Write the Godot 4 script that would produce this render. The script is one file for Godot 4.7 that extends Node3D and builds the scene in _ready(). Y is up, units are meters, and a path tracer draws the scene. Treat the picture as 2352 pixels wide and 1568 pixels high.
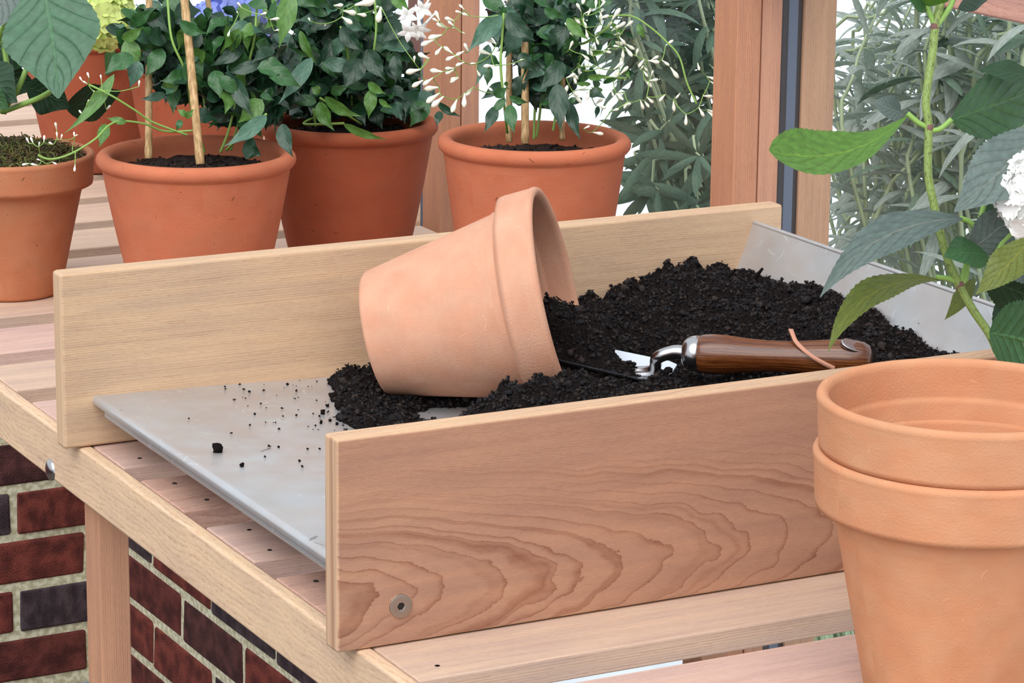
extends Node3D
# A potting tray on greenhouse staging: tipped clay pot, compost and trowel, potted jasmine and hydrangea behind.

const BY := 1.04                       # height of the staging top above the floor
var cam_at := Vector3(-0.7373, 0.6462 + BY, 1.6404)
var cam_turn := Basis.from_euler(Vector3(-0.24244, -0.48201, 0.01011))
const FOCAL := 6991.2                  # in pixels of the 2352 x 1568 frame
var rng := RandomNumberGenerator.new()
var M := {}

func _ready():
	rng.seed = 7
	make_camera_and_light()
	make_materials()
	make_setting()
	make_bench()
	make_tray()
	make_compost()
	make_tipped_pot()
	make_trowel()
	make_stacked_pots()
	make_back_pots()
	make_front_hydrangea()
	make_shrubs()

func make_camera_and_light():
	var cam := Camera3D.new()
	cam.name = "camera"
	cam.transform = Transform3D(cam_turn, cam_at)
	cam.fov = rad_to_deg(2.0 * atan(784.0 / FOCAL))
	cam.near = 0.05
	cam.far = 200.0
	add_child(cam)
	var sky := ProceduralSkyMaterial.new()
	sky.sky_top_color = Color(0.92, 0.96, 1.0)
	sky.sky_horizon_color = Color(0.96, 0.98, 1.0)
	sky.ground_bottom_color = Color(0.55, 0.54, 0.52)
	sky.ground_horizon_color = Color(0.75, 0.75, 0.74)
	sky.sky_energy_multiplier = 1.0
	sky.ground_energy_multiplier = 0.6
	var env := Environment.new()
	env.background_mode = Environment.BG_SKY
	env.sky = Sky.new()
	env.sky.sky_material = sky
	env.tonemap_mode = Environment.TONE_MAPPER_LINEAR
	env.tonemap_exposure = 1.06
	env.sdfgi_enabled = true
	env.ssao_enabled = true
	env.ssil_enabled = true
	var we := WorldEnvironment.new()
	we.name = "world_environment"
	we.environment = env
	add_child(we)
	var sun := DirectionalLight3D.new()      # the sun behind thin cloud: a wide soft source
	sun.name = "hazy_sun"
	sun.light_energy = 0.85
	sun.light_color = Color(1.0, 0.99, 0.98)
	sun.light_angular_distance = 60.0
	sun.shadow_enabled = true
	sun.sky_mode = DirectionalLight3D.SKY_MODE_LIGHT_ONLY
	add_child(sun)
	sun.look_at_from_position(Vector3(-3.1, 4.5, 2.8), Vector3.ZERO)

# ---------------------------------------------------------------- helpers
func W(x: float, y: float, z: float) -> Vector3:      # metres from the tray's near left corner, y from the staging top
	return Vector3(x, y + BY, z)

func at(u: float, v: float, d: float) -> Vector3:     # a point seen at pixel (u, v), d metres along the view
	return cam_at + cam_turn * (Vector3((u - 1176.0) / FOCAL, (784.0 - v) / FOCAL, -1.0) * d)

func toward_camera(p: Vector3) -> Vector3:
	return (cam_at - p).normalized()

func thing(called: String, label: String, category: String, pos: Vector3, group := "") -> Node3D:
	var o := Node3D.new()
	o.name = called
	add_child(o, true)
	o.position = pos
	o.set_meta("label", label)
	o.set_meta("category", category)
	if group != "":
		o.set_meta("group", group)
	return o

func part(parent: Node, called: String, mesh: Mesh, mat: Material, xf := Transform3D()) -> MeshInstance3D:
	var o := MeshInstance3D.new()
	o.name = called
	o.mesh = mesh
	o.material_override = mat
	parent.add_child(o, true)
	o.transform = xf
	return o

func structure(called: String, mesh: Mesh, mat: Material, pos := Vector3.ZERO) -> MeshInstance3D:
	var o := part(self, called, mesh, mat, Transform3D(Basis(), pos))
	o.set_meta("kind", "structure")
	return o

class Mb:                                             # collects grids into one ArrayMesh
	var v := PackedVector3Array()
	var n := PackedVector3Array()
	var t := PackedVector2Array()
	var ix := PackedInt32Array()
	var c := PackedColorArray()

	func grid(p: PackedVector3Array, nu: int, nv: int, uv: PackedVector2Array, wrap := false, flip := false) -> void:
		var first := v.size()
		for j in nv:
			for i in nu:
				var i0 := i - 1
				var i1 := i + 1
				if wrap:
					if i0 < 0: i0 = nu - 2
					if i1 > nu - 1: i1 = 1
				else:
					i0 = maxi(i0, 0)
					i1 = mini(i1, nu - 1)
				var j0 := maxi(j - 1, 0)
				var j1 := mini(j + 1, nv - 1)
				var du := p[j * nu + i1] - p[j * nu + i0]
				var dv := p[j1 * nu + i] - p[j0 * nu + i]
				var cr := dv.cross(du)
				if cr.length_squared() < 1e-20:
					du = p[j0 * nu + i1] - p[j0 * nu + i0]
					if du.length_squared() < 1e-16:
						du = p[j1 * nu + i1] - p[j1 * nu + i0]
					cr = dv.cross(du)
				cr = cr.normalized()
				v.append(p[j * nu + i])
				n.append(-cr if flip else cr)
				t.append(uv[j * nu + i])
		for j in nv - 1:
			for i in nu - 1:
				var a := first + j * nu + i
				var b := a + 1
				var e := a + nu
				var d := e + 1
				if flip:
					ix.append_array(PackedInt32Array([a, e, b, b, e, d]))
				else:
					ix.append_array(PackedInt32Array([a, b, e, b, d, e]))

	func lathe(prof: Array, segs := 48, xf := Transform3D(), vscale := 5.0, turns := 2.0) -> void:   # prof: Vector2(radius, height), outside upwards
		var p := PackedVector3Array()
		var uv := PackedVector2Array()
		var s := 0.0
		for j in prof.size():
			if j > 0:
				s += (prof[j] as Vector2).distance_to(prof[j - 1])
			for i in segs + 1:
				var a := TAU * i / segs
				p.append(xf * Vector3(prof[j].x * cos(a), prof[j].y, prof[j].x * sin(a)))
				uv.append(Vector2(turns * i / segs, s * vscale))
		grid(p, segs + 1, prof.size(), uv, true)

	func tube(path: PackedVector3Array, radii: Array, segs := 8, vscale := 10.0, cap := true) -> void:
		var p := PackedVector3Array()
		var uv := PackedVector2Array()
		var side := Vector3.ZERO
		var s := 0.0
		var m := path.size()
		for j in m:
			var tan := (path[mini(j + 1, m - 1)] - path[maxi(j - 1, 0)]).normalized()
			if side == Vector3.ZERO:
				side = tan.cross(Vector3.UP if absf(tan.y) < 0.9 else Vector3.RIGHT).normalized()
			side = (side - tan * side.dot(tan)).normalized()
			var up := side.cross(tan)
			var r: float = radii[j] if j < radii.size() else radii[-1]
			if j > 0:
				s += path[j].distance_to(path[j - 1])
			var rows := [[r, 0.0]]
			if cap and j == 0: rows = [[0.0, 0.0], [r, 0.0]]
			if cap and j == m - 1: rows = [[r, 0.0], [0.0, 0.0]]
			for row in rows:
				for i in segs + 1:
					var a := TAU * i / segs
					p.append(path[j] + (side * cos(a) + up * sin(a)) * float(row[0]))
					uv.append(Vector2(float(i) / segs, s * vscale))
		grid(p, segs + 1, p.size() / (segs + 1), uv, true)

	func box(lo: Vector3, hi: Vector3, b := 0.002, uvs := Vector2(1, 1), uvo := Vector2.ZERO, along := -1) -> void:   # box with rounded edges, the grain along its longest side
		var mid := (lo + hi) / 2
		var h := (hi - lo) / 2
		b = minf(b, minf(h.x, minf(h.y, h.z)) * 0.98)
		if along < 0:
			along = 0 if h.x >= h.y and h.x >= h.z else (1 if h.y >= h.z else 2)
		for ax in 3:
			var ua := (ax + 1) % 3
			var va := (ax + 2) % 3
			for sg in [-1.0, 1.0]:
				var first := v.size()
				for j in 4:
					for i in 4:
						var q := Vector3.ZERO
						q[ax] = h[ax] * sg
						q[ua] = [-h[ua], -h[ua] + b, h[ua] - b, h[ua]][i]
						q[va] = [-h[va], -h[va] + b, h[va] - b, h[va]][j]
						var core := q.clamp(-h + Vector3.ONE * b, h - Vector3.ONE * b)
						var nn := (q - core).normalized()
						v.append(mid + core + nn * b)
						n.append(nn)
						var w := Vector2.ZERO
						if ax == along:
							w = Vector2(q[ua] * 0.04, q[va])
						else:
							w = Vector2(q[along], q[3 - ax - along] + q[ax] * 0.3)
						t.append((w + uvo) * uvs)
				for j in 3:
					for i in 3:
						var a := first + j * 4 + i
						if sg < 0:
							ix.append_array(PackedInt32Array([a, a + 1, a + 4, a + 1, a + 5, a + 4]))
						else:
							ix.append_array(PackedInt32Array([a, a + 4, a + 1, a + 1, a + 4, a + 5]))

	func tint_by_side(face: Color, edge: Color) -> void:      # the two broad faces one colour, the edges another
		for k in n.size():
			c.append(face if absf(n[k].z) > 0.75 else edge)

	func done() -> ArrayMesh:
		var arr := []
		arr.resize(Mesh.ARRAY_MAX)
		arr[Mesh.ARRAY_VERTEX] = v
		arr[Mesh.ARRAY_NORMAL] = n
		arr[Mesh.ARRAY_TEX_UV] = t
		arr[Mesh.ARRAY_INDEX] = ix
		if c.size() == v.size():
			arr[Mesh.ARRAY_COLOR] = c
		var m := ArrayMesh.new()
		m.add_surface_from_arrays(Mesh.PRIMITIVE_TRIANGLES, arr)
		return m

func box_mesh(lo: Vector3, hi: Vector3, b := 0.002, uvo := Vector2.ZERO, along := -1) -> ArrayMesh:
	var m := Mb.new()
	m.box(lo, hi, b, Vector2(1.0 / 0.66, 1.0 / 0.165), uvo, along)
	return m.done()

func lathe_mesh(prof: Array, segs := 48, xf := Transform3D()) -> ArrayMesh:
	var m := Mb.new()
	m.lathe(prof, segs, xf)
	return m.done()

func tube_mesh(path: PackedVector3Array, radii: Array, segs := 8) -> ArrayMesh:
	var m := Mb.new()
	m.tube(path, radii, segs)
	return m.done()

func smooth_path(pts: PackedVector3Array, per := 5) -> PackedVector3Array:
	var out := PackedVector3Array()
	for k in pts.size() - 1:
		for s in per:
			out.append(pts[k].cubic_interpolate(pts[k + 1], pts[maxi(k - 1, 0)], pts[mini(k + 2, pts.size() - 1)], float(s) / per))
	out.append(pts[-1])
	return out

# A leaf along a quadratic curve: width profile, fold along the midrib, waves and teeth at the edge.
func leaf_mesh(p0: Vector3, p1: Vector3, p2: Vector3, side: Vector3, width: float, o := {}) -> ArrayMesh:
	var nv: int = o.get("rows", 12)
	var half: int = o.get("cols", 3)
	var nu := half * 2 + 1
	var fold: float = o.get("fold", 0.15)
	var wave: float = o.get("wave", 0.0)
	var teeth: float = o.get("teeth", 0.0)
	var twist: float = o.get("twist", 0.0)
	var a: float = o.get("a", 0.8)          # where it is widest
	var b: float = o.get("b", 1.0)          # how pointed
	var cup: float = o.get("cup", 0.0)
	var phase: float = o.get("phase", 0.0)
	var acu: float = o.get("acu", 0.0)      # how far the tip is drawn out
	var p := PackedVector3Array()
	var uv := PackedVector2Array()
	for j in nv:
		var t := float(j) / (nv - 1)
		var c := p0.lerp(p1, t).lerp(p1.lerp(p2, t), t)
		var tan := ((p1 - p0).lerp(p2 - p1, t)).normalized()
		var s := (side - tan * side.dot(tan)).normalized().rotated(tan, twist * (t - 0.3))
		var up := s.cross(tan)
		var w := width * 0.5 * pow(maxf(sin(PI * pow(t, a)), 0.0), b) * (1.0 - acu * smoothstep(0.45, 1.0, t))
		w = maxf(w, width * 0.012)
		for i in nu:
			var x := float(i - half) / half
			var wx := w * x
			if teeth > 0.0 and (i == 0 or i == nu - 1):
				wx *= 1.0 + teeth * (0.5 if j % 2 == 0 else -0.5)
			var z := absf(wx) * fold - cup * wx * wx / maxf(width, 0.001) + wave * width * sin(t * 15.0 + phase + x * 1.2) * absf(x) * sin(PI * t)
			p.append(c + s * wx + up * z)
			uv.append(Vector2(0.5 + 0.5 * x, 1.0 - t))
	var m := Mb.new()
	m.grid(p, nu, nv, uv)
	return m.done()

func face_side(p0: Vector3, p2: Vector3, roll: float) -> Vector3:    # the leaf's cross direction, turned by roll from facing the camera
	var tan := (p2 - p0).normalized()
	return tan.cross(toward_camera((p0 + p2) / 2)).normalized().rotated(tan, roll)

# Many copies of a few meshes joined into one: [mesh, transform] pairs.
func joined(list: Array) -> ArrayMesh:
	var rest := Mb.new()
	for q in list:
		var src: Array = (q[0] as ArrayMesh).surface_get_arrays(0)
		var first := rest.v.size()
		var xf: Transform3D = q[1]
		var nb := xf.basis.inverse().transposed()
		for v in src[Mesh.ARRAY_VERTEX]:
			rest.v.append(xf * v)
		for v in src[Mesh.ARRAY_NORMAL]:
			rest.n.append((nb * v).normalized())
		rest.t.append_array(src[Mesh.ARRAY_TEX_UV])
		for i in src[Mesh.ARRAY_INDEX]:
			rest.ix.append(first + i)
	return rest.done()

# ---------------------------------------------------------------- materials
func mat(albedo: Color, rough := 0.8, metal := 0.0) -> StandardMaterial3D:
	var m := StandardMaterial3D.new()
	m.albedo_color = albedo
	m.roughness = rough
	m.metallic = metal
	return m

func c8(r: int, g: int, b: int) -> Color:
	return Color(r / 255.0, g / 255.0, b / 255.0)

func noise(seed_: int, freq: float, oct := 3) -> FastNoiseLite:
	var n := FastNoiseLite.new()
	n.seed = seed_
	n.noise_type = FastNoiseLite.TYPE_SIMPLEX_SMOOTH
	n.frequency = freq
	n.fractal_octaves = oct
	return n

func tex_from(w: int, h: int, bytes: PackedByteArray) -> ImageTexture:
	return ImageTexture.create_from_image(Image.create_from_data(w, h, false, Image.FORMAT_RGB8, bytes))

# Sawn cedar, u along the grain over 0.66 m, v across over 0.165 m. kind: 0 straight fine grain, 1 cathedral arches low on the board, 2 open flecked grain.
func wood_tex(w: int, h: int, kind: int, seed_: int) -> ImageTexture:
	var big := noise(seed_, 1.0, 2)
	var fine := noise(seed_ + 1, 1.0, 2)
	var grey := noise(seed_ + 2, 1.0, 3)
	var bytes := PackedByteArray()
	bytes.resize(w * h * 3)
	var k := 0
	var join := int(w * 0.9)
	for y in h:
		var v := 0.165 * (1.0 - float(y) / h)
		for x in w:
			var u := 0.66 * float(x) / w
			var c := wood_at(u, v, kind, big, fine, grey)
			if x > join and kind != 1:           # the ends meet, so that long boards can repeat it
				c = c.lerp(wood_at(u - 0.66, v, kind, big, fine, grey), float(x - join) / (w - join))
			bytes[k] = int(c.x * 255.0)
			bytes[k + 1] = int(c.y * 255.0)
			bytes[k + 2] = int(c.z * 255.0)
			k += 3
	return tex_from(w, h, bytes)

func wood_at(u: float, v: float, kind: int, big: FastNoiseLite, fine: FastNoiseLite, grey: FastNoiseLite) -> Vector3:
	var q: float
	var line: float
	if kind == 1:
		var dv := v - 0.030 - 0.005 * big.get_noise_2d(u * 7.0, 3.0) - 0.0012 * big.get_noise_2d(u * 16.0, v * 30.0)
		var d := 0.060 + 0.108 * u + 0.0010 * fine.get_noise_2d(u * 26.0, v * 45.0) + 0.00016 * fine.get_noise_2d(u * 200.0, v * 420.0)
		var r := sqrt(dv * dv + d * d)
		q = r / 0.0033 + 0.5 * big.get_noise_2d(r * 300.0, 0.0)
		var f := q - floorf(q)
		var fade := clampf(1.35 - absf(dv) * 15.0, 0.10, 1.0)
		line = (pow(f, 6.0) * 0.85 + 0.12 * f * f) * fade * (0.85 + 0.3 * grey.get_noise_2d(u * 12.0, v * 60.0))
		var g := (v + 0.003 * big.get_noise_2d(u * 5.0, v * 20.0)) / 0.0015
		line += (1.0 - fade) * 0.46 * pow(g - floorf(g), 2.5) * (0.7 + 0.6 * grey.get_noise_2d(u * 5.0, v * 90.0))
	elif kind == 0:
		q = (v + 0.0012 * big.get_noise_2d(u * 4.0, v * 15.0) + 0.0006 * grey.get_noise_2d(v * 260.0, 0.5)) / 0.0019
		var f := q - floorf(q)
		line = pow(f, 3.0) * (0.42 + 0.4 * grey.get_noise_2d(u * 6.0, v * 120.0))
	else:
		var r := sqrt(pow(v - 0.05 + 0.01 * big.get_noise_2d(u * 5.0, 1.0), 2.0) + pow(0.02 + 0.05 * absf(u), 2.0))
		q = r / 0.0042 + 0.5 * big.get_noise_2d(u * 14.0, v * 70.0) + 0.15 * fine.get_noise_2d(u * 90.0, v * 200.0)
		var f := q - floorf(q)
		line = pow(f, 4.0) * (0.34 + 0.4 * fine.get_noise_2d(u * 60.0, v * 160.0))
	line = clampf(line, 0.0, 1.0)
	var pore := fine.get_noise_2d(u * 120.0, v * 2600.0) * 0.05 + grey.get_noise_2d(u * 900.0, v * 900.0) * 0.02
	var blot := grey.get_noise_2d(u * 7.0, v * 36.0) * 0.05 + big.get_noise_2d(u * 3.0, v * 120.0) * 0.03
	var l := 0.93 + pore + blot
	return Vector3(clampf(l - line * 0.21, 0.0, 1.0), clampf(l - line * 0.30, 0.0, 1.0), clampf(l - line * 0.33 - blot * 0.4, 0.0, 1.0))

# Fired clay: cloudy tone, fine specks, a few lime scuffs.
func clay_tex(size: int, seed_: int, scuffs: int, smudges: int) -> ImageTexture:
	var r := RandomNumberGenerator.new()
	r.seed = seed_
	var cloud := noise(seed_, 0.006, 4)
	var band := noise(seed_ + 5, 0.02, 3)
	var speck := noise(seed_ + 9, 0.35, 2)
	var f := PackedFloat32Array()
	f.resize(size * size)
	for k in scuffs:
		var x := r.randf() * size
		var y := r.randf() * size
		var dir := Vector2.from_angle(r.randf() * TAU)
		var bend := r.randf_range(-0.05, 0.05)
		var wide := r.randf_range(0.6, 1.8)
		for s in int(r.randf_range(6.0, 34.0)):
			dir = dir.rotated(bend)
			x += dir.x
			y += dir.y
			for yy in range(-2, 3):
				for xx in range(-2, 3):
					var q := posmod(int(y) + yy, size) * size + posmod(int(x) + xx, size)
					f[q] = maxf(f[q], clampf(wide - Vector2(xx, yy).length() * 0.8, 0.0, 1.0) * 0.8 * (0.5 + 0.5 * r.randf()))
	for k in smudges:
		var x := r.randf() * size
		var y := r.randf() * size
		var dir := Vector2.from_angle(r.randf() * TAU)
		var wide := r.randf_range(0.8, 3.0)
		for s in int(r.randf_range(3.0, 26.0)):
			x += dir.x
			y += dir.y
			for yy in range(-5, 6):
				for xx in range(-5, 6):
					var q := posmod(int(y) + yy, size) * size + posmod(int(x) + xx, size)
					f[q] = minf(f[q], -clampf(wide - Vector2(xx, yy).length(), 0.0, 1.0) * 0.35 * r.randf())
	var bytes := PackedByteArray()
	bytes.resize(size * size * 3)
	var k := 0
	for y in size:
		for x in size:
			var l := 0.9 + 0.034 * cloud.get_noise_2d(x, y) + 0.008 * band.get_noise_2d(x * 0.15, y * 2.0) + 0.025 * speck.get_noise_2d(x, y)
			var hue := 0.04 * cloud.get_noise_2d(x + 4000.0, y)
			var s := f[k / 3]
			var up := maxf(s, 0.0)
			var dn := 1.0 + minf(s, 0.0)
			bytes[k] = int(clampf((l + (1.0 - l) * up) * dn, 0.0, 1.0) * 255.0)
			bytes[k + 1] = int(clampf((l + hue + (1.0 - l) * up + 0.06 * up) * dn, 0.0, 1.0) * 255.0)
			bytes[k + 2] = int(clampf((l + hue * 1.5 + (1.0 - l) * up + 0.08 * up) * dn, 0.0, 1.0) * 255.0)
			k += 3
	return tex_from(size, size, bytes)

# Veined leaf; returns [colour, normal map]. u across, v from tip (0) to base (1).
func leaf_tex(w: int, h: int, veins: int, depth: float, pale: float) -> Array:
	var mott := noise(31 + veins, 0.03, 3)
	var bytes := PackedByteArray()
	bytes.resize(w * h * 3)
	var bump := Image.create_empty(w, h, false, Image.FORMAT_L8)
	var k := 0
	for y in h:
		var t := 1.0 - float(y) / h
		for x in w:
			var a := absf(float(x) / w - 0.5) * 2.0
			var mid := clampf(1.0 - a / (0.035 + 0.05 * (1.0 - t)), 0.0, 1.0)
			var q := (t - 0.42 * pow(a, 1.25) + 0.12 * pow(a, 3.0)) * veins
			if x > w / 2:
				q += 0.45
			var f := absf(q - roundf(q))
			var line := clampf(1.0 - f / (0.085 * (1.15 - a)), 0.0, 1.0) * (1.0 - a * 0.5)
			var q2 := (t + 0.3 * a) * veins * 4.0
			var net := clampf(1.0 - absf(q2 - roundf(q2)) / 0.12, 0.0, 1.0) * 0.25
			var vein := maxf(maxf(mid, line * 0.8), net * 0.25)
			var puff := sin(PI * clampf(f * 2.0, 0.0, 1.0) * 0.5)
			var l := 0.72 + 0.1 * mott.get_noise_2d(x, y) + 0.05 * puff
			var g := vein * pale
			bytes[k] = int(clampf(l + g * 0.9, 0.0, 1.0) * 255.0)
			bytes[k + 1] = int(clampf(l + g * 0.55, 0.0, 1.0) * 255.0)
			bytes[k + 2] = int(clampf(l + g * 0.5, 0.0, 1.0) * 255.0)
			k += 3
			var hgt := clampf(0.55 + 0.4 * puff - 0.55 * maxf(mid, line) - 0.05 * net, 0.0, 1.0)
			bump.set_pixel(x, y, Color(hgt, hgt, hgt))
	bump.convert(Image.FORMAT_RGBA8)
	bump.bump_map_to_normal_map(depth)
	return [tex_from(w, h, bytes), ImageTexture.create_from_image(bump)]

func noise_tex(seed_: int, freq: float, lo: Color, hi: Color, size := 512, as_normal := false, oct := 4, low_at := 0.3, hi_at := 0.7) -> NoiseTexture2D:
	var t := NoiseTexture2D.new()
	t.width = size
	t.height = size
	t.seamless = true
	t.noise = noise(seed_, freq, oct)
	if as_normal:
		t.as_normal_map = true
		t.bump_strength = 4.0
	else:
		var g := Gradient.new()
		g.offsets = PackedFloat32Array([low_at, hi_at])
		g.colors = PackedColorArray([lo, hi])
		t.color_ramp = g
	return t

func wood(tex: Texture2D, tint: Color, rough := 0.75) -> StandardMaterial3D:
	var m := mat(tint, rough)
	m.albedo_texture = tex
	m.metallic_specular = 0.35
	return m

func clay(tex: Texture2D, tint: Color) -> StandardMaterial3D:
	var m := mat(tint, 0.85)
	m.albedo_texture = tex
	m.metallic_specular = 0.3
	m.normal_enabled = true
	m.normal_texture = M.grain_normal
	m.normal_scale = 0.12
	return m

func leafy(tex: Array, tint: Color, rough := 0.45, back := 0.35, strength := 1.0) -> StandardMaterial3D:
	var m := mat(tint, rough)
	m.albedo_texture = tex[0]
	m.normal_enabled = true
	m.normal_texture = tex[1]
	m.normal_scale = strength
	m.backlight_enabled = true
	m.backlight = Color(0.55, 0.8, 0.2) * back
	m.cull_mode = BaseMaterial3D.CULL_DISABLED
	return m

func make_materials():
	M.grain_normal = noise_tex(3, 0.2, Color.BLACK, Color.WHITE, 512, true, 3)
	var flat := wood_tex(2048, 512, 1, 11)
	var straight := wood_tex(2048, 512, 0, 23)
	var fleck := wood_tex(1024, 256, 2, 37)
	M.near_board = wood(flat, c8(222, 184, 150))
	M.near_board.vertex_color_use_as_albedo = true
	M.far_board = wood(straight, c8(222, 188, 154))
	M.rail = wood(fleck, c8(236, 202, 168))
	M.slat_pink = wood(straight, c8(222, 188, 174))
	M.slat_tan = wood(straight, c8(220, 190, 168))
	M.slat_red = wood(fleck, c8(212, 170, 152))
	M.leg = wood(straight, c8(206, 154, 122))
	M.post = wood(straight, c8(206, 148, 116))
	M.bead = wood(straight, c8(212, 158, 130))
	M.outer_post = wood(straight, c8(206, 164, 132))
	M.outer_dark = wood(straight, c8(134, 100, 92))
	M.transom = wood(fleck, c8(216, 164, 148))
	var plain_clay := clay_tex(1024, 5, 46, 0)
	var dirty_clay := clay_tex(1024, 6, 16, 26)
	M.clay_pale = clay(plain_clay, c8(230, 172, 142))
	M.clay_stack = clay(plain_clay, c8(224, 160, 120))
	M.clay_orange = clay(dirty_clay, c8(214, 126, 92))
	M.clay_dark = clay(dirty_clay, c8(180, 96, 66))
	M.clay_tan = clay(dirty_clay, c8(210, 136, 98))
	M.clay_back = clay(dirty_clay, c8(180, 96, 68))  # clay tint lowered to hold the shade of the foliage
	M.metal = mat(c8(212, 210, 210), 0.4, 0.5)
	M.metal.albedo_texture = clay_tex(1024, 9, 260, 24)
	M.metal.roughness_texture = noise_tex(42, 0.03, Color(0.75, 0.55, 0.55), Color(1, 1, 1), 512)
	M.steel = mat(c8(190, 188, 188), 0.22, 1.0)
	M.blade = mat(c8(228, 232, 238), 0.34, 0.55)
	M.screw = mat(c8(170, 158, 148), 0.35, 0.9)
	M.dark_hole = mat(c8(38, 30, 27), 0.9)
	M.soil = mat(c8(36, 31, 31), 0.85)
	M.soil.albedo_texture = noise_tex(51, 0.08, Color(0.45, 0.42, 0.42), Color(1, 0.95, 0.92), 512)
	M.soil.uv1_triplanar = true
	M.soil.uv1_scale = Vector3(8, 8, 8)
	M.clod = mat(Color.WHITE, 0.8)
	M.clod.vertex_color_use_as_albedo = true
	M.clod.metallic_specular = 0.22
	M.soil.metallic_specular = 0.2
	M.pot_soil = mat(c8(66, 48, 40), 0.95)
	M.pot_soil.albedo_texture = M.soil.albedo_texture
	M.pot_soil.uv1_triplanar = true
	M.pot_soil.uv1_scale = Vector3(14, 14, 14)
	M.walnut = mat(c8(146, 102, 68), 0.3)
	M.walnut.albedo_texture = fleck_stripe_tex()
	M.walnut.clearcoat_enabled = true
	M.walnut.clearcoat = 0.25
	M.walnut.clearcoat_roughness = 0.15
	M.leather = mat(c8(196, 138, 112), 0.55)
	M.bamboo = mat(c8(222, 186, 136), 0.55)
	M.bamboo.albedo_texture = noise_tex(61, 0.03, Color(0.72, 0.68, 0.6), Color(1, 1, 1), 256)
	M.bamboo.uv1_triplanar = true
	M.bamboo.uv1_scale = Vector3(40, 8, 40)
	var hyd := leaf_tex(256, 512, 7, 5.0, 0.34)
	var jas := leaf_tex(128, 256, 5, 2.0, 0.16)
	M.hyd_blue = leafy(hyd, c8(112, 132, 124), 0.5, 0.25)  # grey-blue of the sky reflecting off the leaves, put into the tint
	M.hyd_deep = leafy(hyd, c8(66, 118, 64), 0.45, 0.3)
	M.hyd_light = leafy(hyd, c8(112, 162, 60), 0.5, 0.75)
	M.hyd_olive = leafy(hyd, c8(126, 140, 48), 0.5, 0.8)
	M.hyd_big = leafy(hyd, c8(78, 130, 92), 0.5, 0.25)
	M.hyd_dark = leafy(hyd, c8(38, 82, 44), 0.5, 0.2)
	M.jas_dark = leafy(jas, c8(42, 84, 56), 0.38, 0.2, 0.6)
	M.jas_mid = leafy(jas, c8(66, 124, 64), 0.4, 0.35, 0.6)
	M.jas_grey = leafy(jas, c8(92, 140, 112), 0.4, 0.25, 0.6)
	M.jas_light = leafy(jas, c8(112, 166, 74), 0.42, 0.6, 0.6)
	M.silver = leafy(jas, c8(222, 236, 226), 0.75, 0.3, 0.8)
	M.silver_dim = leafy(jas, c8(150, 180, 156), 0.75, 0.3, 0.8)
	M.silver.backlight = Color(0.75, 0.82, 0.76)
	M.silver_dim.backlight = Color(0.6, 0.68, 0.6)
	M.greygreen = leafy(jas, c8(108, 142, 118), 0.75, 0.25, 0.8)
	M.greygreen_dim = leafy(jas, c8(84, 106, 82), 0.75, 0.2, 0.8)
	M.stem_green = mat(c8(134, 172, 82), 0.5)
	M.stem_grey = mat(c8(172, 188, 150), 0.7)
	M.stem_dark = mat(c8(64, 92, 48), 0.6)
	M.stem_spot = mat(c8(132, 156, 80), 0.45)
	M.stem_spot.albedo_texture = noise_tex(71, 0.05, Color(0.5, 0.36, 0.38), Color(1, 1, 1), 256, false, 3, 0.22, 0.36)
	M.stem_spot.uv1_triplanar = true
	M.stem_spot.uv1_scale = Vector3(60, 14, 60)
	M.bud = mat(c8(250, 250, 230), 0.6)
	M.bud.backlight_enabled = true
	M.bud.backlight = Color(0.3, 0.3, 0.24)
	M.petal_white = mat(c8(255, 255, 253), 0.7)
	M.petal_white.backlight_enabled = true
	M.petal_white.backlight = Color(0.5, 0.5, 0.46)
	M.petal_lime = mat(c8(204, 218, 130), 0.7)
	M.petal_lime.backlight_enabled = true
	M.petal_lime.backlight = Color(0.4, 0.42, 0.2)
	M.petal_blue = mat(c8(134, 150, 218), 0.7)
	M.petal_blue.backlight_enabled = true
	M.petal_blue.backlight = Color(0.25, 0.28, 0.42)
	M.moss = mat(Color.WHITE, 0.95)
	M.moss.vertex_color_use_as_albedo = true
	M.glass = mat(Color(0.45, 0.5, 0.48, 0.015), 0.02)
	M.glass.transparency = BaseMaterial3D.TRANSPARENCY_ALPHA
	M.glass.metallic_specular = 0.2
	M.gasket = mat(c8(44, 38, 38), 0.5)
	M.gasket_grey = mat(c8(88, 100, 118), 0.35)
	M.mortar = mat(c8(242, 240, 212), 0.95)
	M.mortar.albedo_texture = noise_tex(81, 0.05, Color(0.82, 0.8, 0.76), Color(1, 1, 1), 512)
	M.mortar.uv1_triplanar = true
	M.mortar.uv1_scale = Vector3(3, 3, 3)
	var bt := noise_tex(82, 0.014, Color(0.66, 0.6, 0.64), Color(1, 1, 1), 512, false, 5, 0.25, 0.75)
	var k := 0
	for c in [c8(134, 62, 52), c8(114, 54, 48), c8(150, 80, 64), c8(84, 70, 76), c8(100, 58, 56)]:
		var b := mat(c, 0.9)
		b.albedo_texture = bt
		b.uv1_triplanar = true
		b.uv1_scale = Vector3(3, 3, 3)
		b.uv1_offset = Vector3(0.13 * k, 0.29 * k, 0.41 * k)
		b.normal_enabled = true
		b.normal_texture = M.grain_normal
		b.normal_scale = 0.5
		M["brick%d" % k] = b
		k += 1
	M.paving = mat(c8(238, 243, 250), 0.9)
	M.paving.albedo_texture = noise_tex(91, 0.01, Color(0.9, 0.9, 0.9), Color(1, 1, 1), 512)
	M.paving.uv1_triplanar = true
	M.paving.uv1_world_triplanar = true
	M.paving.uv1_scale = Vector3(0.5, 0.5, 0.5)
	M.floor = mat(c8(96, 88, 80), 0.9)
	M.floor.albedo_texture = M.mortar.albedo_texture
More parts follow.
